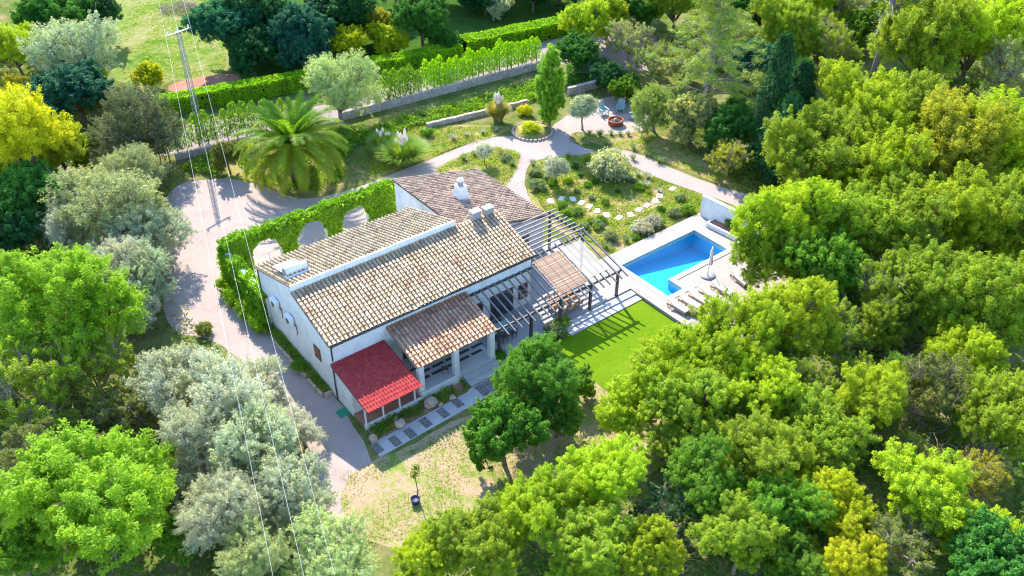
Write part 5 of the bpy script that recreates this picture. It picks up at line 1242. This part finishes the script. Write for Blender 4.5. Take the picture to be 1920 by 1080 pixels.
# big round garden shrub
for (x, y, r_m, c, lb) in ((1143, 332, 2.2, 'olive', 'large round silvery shrub in the middle of the garden bed'), (800, 255, .8, 'green', 'small upright green shrub right of the pampas grass'), (1010, 355, .9, 'lav', 'low shrub at the path corner of the garden bed'),
        (985, 215, .9, 'yellow', 'yellow-green shrub behind the round planter'), (1202, 435, 1.0, 'grey', 'pale silver bush, left of the pair beside the pool deck'), (1225, 424, .95, 'grey', 'pale silver bush, right of the pair beside the pool deck'),
        (1145, 450, .7, 'lav', 'grey-green bush by the pergola corner'), (1120, 425, .6, 'lav', 'small grey-green bush above the pergola corner'), (1372, 424, .75, 'green', 'green shrub in the planter, left of three at the white wall'), (1385, 432, .7, 'green', 'green shrub in the planter, middle of three at the white wall'),
        (1398, 438, .7, 'green', 'green shrub in the planter, right of three at the white wall'), (1040, 630, 1.0, 'lav', 'grey-green bush at the terrace corner by the lawn'), (1055, 610, .7, 'green', 'green climber bush at the foot of the terrace post'),
        (935, 672, .6, 'green', 'green climber at the post between porch and terrace'), (1300, 590, .8, 'oliveg', 'grey-green bush at the lawn end of the lounger row'), (385, 625, .8, 'scrub', 'small round bush in the driveway shade by the olives'),
        (560, 690, .55, 'green', 'leafy green shrub between the two wall planters'), (575, 600, .7, 'ivy', 'leafy shrub under the air conditioners'), (515, 590, 1.1, 'green', 'tall leafy shrub at the ivy end of the left wall'), (1000, 330, .7, 'lav', 'grey-green shrub at the tip of the garden bed'),
        (860, 330, .5, 'rust', 'reddish shrub behind the wing roof near the path'), (950, 300, .6, 'lav', 'grey-green shrub at the far end of the bed behind the wing'), (1290, 400, .8, 'green', 'green shrub left of the white garden wall'), (1265, 405, .7, 'lav', 'grey-green shrub in the bed corner by the pool')):
    z = .6 if 'planter, ' in lb else (.25 if 'wall planters' in lb or 'air cond' in lb else .01)
    p = at(x, y, z); plant('shrub', 'shrub', lb, 'shrub', (p.x, p.y, z), r_m, C[c], zs=1.0 if 'round' not in lb else 1.15)
# climber wrapped on two terrace posts
# lavender rows
rowsL = [([(1105, 252), (1125, 255), (1146, 253), (1163, 254), (1178, 254)], 'along the gravel circle below the fire pit', 'lav'),
         ([(1160, 292), (1187, 300), (1212, 292), (1235, 305), (1188, 280), (1140, 272)], 'in the bed above the lower garden path', 'lav'),
         ([(1000, 312), (1010, 322), (993, 345), (1030, 305), (1065, 296)], 'on the gravel side of the big garden bed', 'lav'),
         ([(1180, 340), (1210, 350), (1235, 360), (1215, 335), (1196, 330)], 'beside the large round silvery shrub', 'grey'),
         ([(1078, 405), (1098, 432), (1135, 465), (1060, 395), (1175, 455)], 'in the bed along the pergola side', 'lav'),
         ([(870, 300), (890, 292), (940, 290), (960, 310)], 'behind the wing roof in the small bed', 'lav'),
         ([(850, 262), (875, 255), (905, 250), (930, 247), (780, 285)], 'in the bed below the low stone wall', 'grey')]
for pts, ph, c in rowsL:
    for k, (x, y) in enumerate(sorted(pts)):
        p = at(x, y); s = random.uniform(.75, 1.2); t = thing('lavender', f'{ordinal(k + 1)} lavender tuft from the left {ph}', 'lavender', (p.x, p.y, .015), random.uniform(0, 6), s * 1.2, 'lavender tufts in the garden')
        o = link('blades', TUFT[k % 3], t); o.color = (*C[c], 1)

# ------------------------------------------------------------------ ground cover that cannot be counted
def inside(poly, x, y):
    n = len(poly); c = np.zeros(len(x), bool); j = n - 1
    for i in range(n):
        xi, yi = poly[i]; xj, yj = poly[j]
        c ^= ((yi > y) != (yj > y)) & (x < (xj - xi) * (y - yi) / (yj - yi + 1e-12) + xi); j = i
    return c
def cover(name, label, px, dens, ln, wd, hgt, color, mt='leaf', patch=.0, cat='ground cover', ps=.6, seed=1, z=0.0, avoid=()):
    poly = wpoly(px) if px[0][0] > 100 or px[0][0] < 0 else px; xs_ = [p[0] for p in poly]; ys_ = [p[1] for p in poly]
    area = (max(xs_) - min(xs_)) * (max(ys_) - min(ys_)); n = int(area * dens); r = np.random.default_rng(seed)
    x = r.uniform(min(xs_), max(xs_), n); y = r.uniform(min(ys_), max(ys_), n); k = inside(poly, x, y)
    for a in avoid: k &= ~inside(a, x, y)
    if name == 'garden_weeds':
        for sx, sy in ss:
            q = at(sx, sy); k &= (x - q.x) ** 2 + (y - q.y) ** 2 > .5 ** 2
    x, y = x[k], y[k]
    nz = np.array([noise.noise(Vector((a * ps, b_ * ps, seed))) for a, b_ in zip(x, y)]); k = nz > patch - r.uniform(0, .35, len(nz)); x, y, nz = x[k], y[k], nz[k]; n = len(x)
    P = np.stack([x, y, z + hgt * r.uniform(.15, 1, n) * (.6 + nz.clip(0, 1))], 1); Nn = np.array([0, 0, .8]) + unit(n, r) * .8; Nn /= np.linalg.norm(Nn, axis=1, keepdims=True)
    o = link(name, quads_mesh(name, leaves(P, Nn, ln, wd, r), M[mt], np.clip(.45 + nz * .5 + r.normal(0, .15, n), 0, 1))); o.color = (*C[color], 1)
    return tag(o, label, cat, kind='stuff')
BED = [(990, 330), (1012, 303), (1080, 292), (1135, 287), (1185, 315), (1250, 343), (1325, 372), (1325, 398), (1240, 440), (1150, 478), (1060, 430), (1015, 390)]
cover('garden_weeds', 'green weeds and herbs growing in the main garden bed', BED, 150, .17, .07, .28, 'grass', patch=-.12, seed=2, z=.01)
cover('garden_weeds', 'green weeds in the bed behind the wing roof', [(820, 318), (870, 290), (930, 276), (975, 290), (960, 330), (930, 360), (850, 345)], 140, .17, .07, .26, 'grass', patch=-.1, seed=3, z=.01)
cover('garden_weeds', 'green weeds in the bed below the low stone wall', [(650, 300), (720, 250), (800, 238), (900, 238), (950, 242), (860, 275), (780, 305), (700, 328)], 130, .18, .07, .28, 'grass', patch=-.2, seed=4, z=.01)
cover('garden_weeds', 'sparse weeds in the dry bed below the fire pit', [(1078, 252), (1150, 256), (1215, 246), (1290, 280), (1400, 345), (1360, 346), (1280, 316), (1200, 284), (1140, 275)], 70, .16, .07, .18, 'grass', patch=.05, seed=5, z=.01)
cover('bank_plants', 'dark green leafy plants on the shaded bank below the lane wall', [(640, 262), (760, 222), (900, 185), (1010, 150), (1060, 170), (990, 195), (880, 215), (790, 236), (680, 275)], 120, .3, .12, .7, 'green', patch=-.4, seed=6)
cover('meadow_grass', 'bright meadow grass around the utility pole at the top left', [(215, -10), (415, -10), (425, 128), (330, 150), (230, 150)], 22, .3, .08, .18, 'grass', patch=-.05, seed=7, ps=.3)
cover('yard_grass', 'patches of green grass on the dry yard in front', [(705, 868), (760, 842), (900, 775), (1130, 705), (1220, 770), (1000, 950), (860, 1020), (700, 1015), (655, 985), (642, 930)], 90, .13, .04, .09, 'grass', patch=.06, seed=8, ps=.35, z=.01)
cover('yard_straw', 'dry straw stalks lying on the yard in front', [(705, 868), (760, 842), (900, 775), (1130, 705), (1220, 770), (1000, 950), (860, 1020), (700, 1015), (655, 985), (642, 930)], 26, .16, .025, .05, 'straw', 'straw', patch=-.4, seed=9, z=.012)
cover('undergrowth', 'low undergrowth of the right wood', [(1360, 330), (1500, 180), (1930, 60), (1960, 1090), (760, 1090), (880, 985), (1230, 860), (1235, 760), (1330, 690), (1450, 560), (1440, 400)], 20, .26, .13, .8, 'green', patch=-.25, seed=10, ps=.25)
cover('undergrowth', 'low undergrowth of the left olive grove and wood', [(-40, 120), (200, 150), (330, 330), (330, 560), (400, 640), (560, 830), (620, 1090), (-40, 1090)], 18, .26, .13, .8, 'scrub', patch=-.25, seed=11, ps=.25)
cover('bank_plants', 'dark shrubs and weeds around the palm and lane wall', [(330, 318), (440, 272), (560, 250), (660, 240), (690, 250), (650, 300), (560, 262), (440, 300), (400, 330)], 110, .28, .12, .8, 'green', patch=-.45, seed=12)
cover('bank_plants', 'weedy shaded slope between the palm and the pampas grass', [(640, 250), (690, 250), (700, 290), (690, 320), (655, 320), (640, 290)], 90, .22, .1, .4, 'lav', patch=-.2, seed=18)
cover('bank_plants', 'dark green plants behind the fire pit up to the agave', [(1060, 120), (1130, 110), (1200, 150), (1200, 185), (1130, 165), (1065, 172)], 80, .28, .12, .6, 'deep', patch=-.35, seed=19)
cover('bank_plants', 'green plants around the foot of the palm', [(440, 305), (540, 275), (640, 300), (645, 338), (600, 358), (540, 356), (480, 338)], 110, .24, .09, .5, 'green', patch=-.25, seed=21)
cover('bed_plants', 'low green plants filling the front bed', [(19.0, 39.1), (26.6, 39.2), (26.8, 40.25), (19.0, 40.2)], 260, .16, .09, .5, 'green', patch=-.12, seed=13, z=.05, ps=.9)
cover('path_edge_grass', 'strip of green grass along the yard side of the front path', [(735, 862), (800, 830), (905, 770), (930, 775), (850, 825), (760, 858)], 90, .14, .045, .1, 'deep', patch=-.1, seed=14, z=.01)
cover('planter_plants', 'low green plants in the wall planters', [(18.15, 45.0), (18.82, 45.0), (18.82, 54.2), (18.1, 54.2)], 220, .18, .1, .45, 'green', patch=-.35, seed=15, z=.22)
cover('shade_weeds', 'dark weeds at the foot of the cypresses above the path', [(1230, 235), (1330, 235), (1440, 330), (1450, 368), (1380, 345), (1290, 280)], 30, .22, .09, .35, 'scrub', patch=-.1, seed=16)
# dry sticks heaped in the wood
def sticks(label, px, r_m, n, seed):
    r = np.random.default_rng(seed); p = at(*px); b = MB()
    for k in range(n):
        a, q = r.uniform(0, 6.28), r_m * math.sqrt(r.uniform()); d = r.uniform(0, 6.28); l = r.uniform(.5, 1.4); z = .1 + (1 - q / r_m) * r.uniform(0, .7); s_ = Vector((q * math.cos(a), q * math.sin(a), z))
        e = s_ + Vector((math.cos(d) * l, math.sin(d) * l, r.uniform(-.1, .5))); b.tube([s_, s_.lerp(e, .5) + Vector((0, 0, .08)), e], [.03, .022, .008], 4, False)
    tag(b.build('brushwood', M['twig'], loc=(p.x, p.y, 0)), label, 'brushwood', kind='stuff')
sticks('grey brushwood heap in the gap of the right wood', (1640, 640), 3, 160, 1)
sticks('dry brown branches below the dark thicket at the bottom middle', (1210, 1030), 2.6, 200, 2)
sticks('brown dead branches in the lower right wood', (1790, 860), 3, 160, 3)
sticks('reddish brush pile on the meadow at the top left', (335, 18), 2.6, 260, 4)
sticks('twig heap in the left wood', (120, 640), 3, 160, 5)


# young trees of the understory that fill the wood between the big crowns
def to_px(v):
    d = np.array(v) - np.array([0, 0, CAM_H]); return 960 + FPX * d.dot(RT) / d.dot(FW), 540 - FPX * d.dot(UP) / d.dot(FW)
def fill(n, px, rr, cols, what, where, group, seed, kinds=('ash', 'scrub')):
    r = random.Random(seed); poly = wpoly(px); xs_ = [p[0] for p in poly]; ys_ = [p[1] for p in poly]; spots = []
    while len(spots) < n:
        x, y = r.uniform(min(xs_), max(xs_)), r.uniform(min(ys_), max(ys_))
        if inside(poly, np.array([x]), np.array([y]))[0]: spots.append((*to_px((x, y, 1.5)), x, y))
    spots.sort(key=lambda q: q[1]); nb = max(1, round(n / 9)); size = math.ceil(n / nb)
    for i in range(nb):
        for k, (_, _, x, y) in enumerate(sorted(spots[i * size:(i + 1) * size])):
            t_ = f'{ordinal(k + 1)} {what} from the left in {where}' + (f', {ordinal(i + 1)} band down' if nb > 1 else '')
            plant(r.choice(kinds), 'young_tree', t_, 'tree', (x, y, 0), r.uniform(*rr), C[r.choice(cols)], group, zs=r.uniform(.85, 1.15))
fill(64, [(1480, 330), (1600, 200), (1930, 120), (1960, 1120), (1000, 1120), (1250, 900), (1260, 800), (1390, 700), (1500, 540)], (1.5, 2.4), ('ash', 'lime', 'green', 'ash'), 'low tree', 'the right wood', 'young trees filling the right wood', 3)
fill(20, [(0, 560), (210, 560), (250, 760), (330, 900), (380, 1090), (-20, 1090)], (1.3, 2.1), ('ash', 'scrub', 'green'), 'low tree', 'the left wood', 'young trees filling the left wood', 4)
fill(14, [(-20, 130), (180, 150), (240, 290), (120, 330), (-20, 470)], (1.4, 2.2), ('green', 'ash', 'gold'), 'low tree', 'the upper left wood', 'young trees filling the upper left wood', 5)
fill(12, [(1220, 60), (1400, 40), (1560, 120), (1480, 250), (1330, 220), (1230, 160)], (1.4, 2.2), ('green', 'oliveg', 'deep'), 'low tree', 'the pine shade', 'young trees around the tall pine', 6, ('dense', 'scrub'))
# ragged weedy borders of beds, paths and drive
def border(name, label, loops, n, color, wid=.3, ln=.13, wd=.05, hgt=.12, seed=1):
    r = np.random.default_rng(seed); P = []
    for lp_ in loops:
        k = len(lp_)
        for i in range(k):
            a, b_ = Vector(lp_[i][:2]), Vector(lp_[(i + 1) % k][:2]); q = int((b_ - a).length * n)
            for _ in range(q):
                v = a.lerp(b_, r.uniform()); w_ = noise.noise(Vector((v.x * .7, v.y * .7, seed)))
                if w_ < -.15 + r.uniform(-.2, .2): continue
                P.append((v.x + r.normal(0, wid * (.5 + max(0, w_))), v.y + r.normal(0, wid * (.5 + max(0, w_))), .02 + hgt * r.uniform(.1, 1)))
    P = np.array(P); Nn = np.array([0, 0, .7]) + unit(len(P), r) * .8; Nn /= np.linalg.norm(Nn, axis=1, keepdims=True)
    o = link(name, quads_mesh(name, leaves(P, Nn, ln, wd, r), M['leaf'], r.uniform(.1, .9, len(P)))); o.color = (*C[color], 1); tag(o, label, 'weeds', kind='stuff')
border('border_weeds', 'weeds along the edges of the garden beds', [wpoly(BED), wpoly([(820, 318), (870, 290), (930, 276), (975, 290), (960, 330), (930, 360), (850, 345)]), wpoly([(650, 300), (720, 250), (800, 235), (900, 235), (955, 240), (930, 255), (860, 275), (780, 305), (700, 330)]), wpoly([(430, 300), (540, 270), (640, 300), (650, 340), (600, 362), (540, 360), (480, 342), (430, 330)])], 46, 'grass', seed=31)
border('border_weeds', 'weeds along the bed below the fire pit', [wpoly([(1078, 252), (1150, 256), (1215, 246), (1290, 280), (1400, 350), (1440, 372), (1360, 348), (1280, 318), (1200, 286), (1140, 276)])], 40, 'scrub', seed=32)
border('border_weeds', 'weeds along the rim of the dry yard', [wpoly([(700, 866), (760, 845), (660, 890), (640, 930), (655, 985), (700, 1020)])[2:]], 60, 'grass', .5, seed=33)
for k, (x, y, r_) in enumerate(((18.1, 60.6, .95), (17.9, 58.6, 1.0), (18.0, 56.4, 1.05), (17.95, 54.6, .9))):
    plant('shrub', 'climbing_shrub', f'{ORD[k]} leafy green shrub from the far end along the ivy return wall', 'shrub', (x, y, 0), r_, C['ivy'], 'shrubs along the ivy wall', zs=1.7)

# herb clumps dotted over the main garden bed
hr = random.Random(12); hs = []
hp_ = wpoly([(1005, 325), (1080, 300), (1130, 296), (1190, 322), (1300, 372), (1235, 430), (1150, 468), (1075, 425), (1020, 385)])
while len(hs) < 36:
    x, y = hr.uniform(min(p[0] for p in hp_), max(p[0] for p in hp_)), hr.uniform(min(p[1] for p in hp_), max(p[1] for p in hp_))
    if inside(hp_, np.array([x]), np.array([y]))[0] and all((x - a) ** 2 + (y - b_) ** 2 > .8 for a, b_ in hs) and all((at(*q).x - x) ** 2 + (at(*q).y - y) ** 2 > 1.0 for q in ss): hs.append((x, y))
hs.sort(key=lambda q: to_px((*q, .2))[1])
for i in range(4):
    for k, (x, y) in enumerate(sorted(hs[i * 9:i * 9 + 9], key=lambda q: to_px((*q, .2))[0])):
        plant('shrub', 'herb_clump', f'{ordinal(k + 1)} low herb clump from the left, {["far", "second", "third", "near"][i]} row of the main garden bed', 'herb', (x, y, .01), hr.uniform(.3, .62), C[hr.choice(['green', 'lav', 'green', 'ash', 'deep'])], 'herb clumps in the main garden bed', zs=1.1)
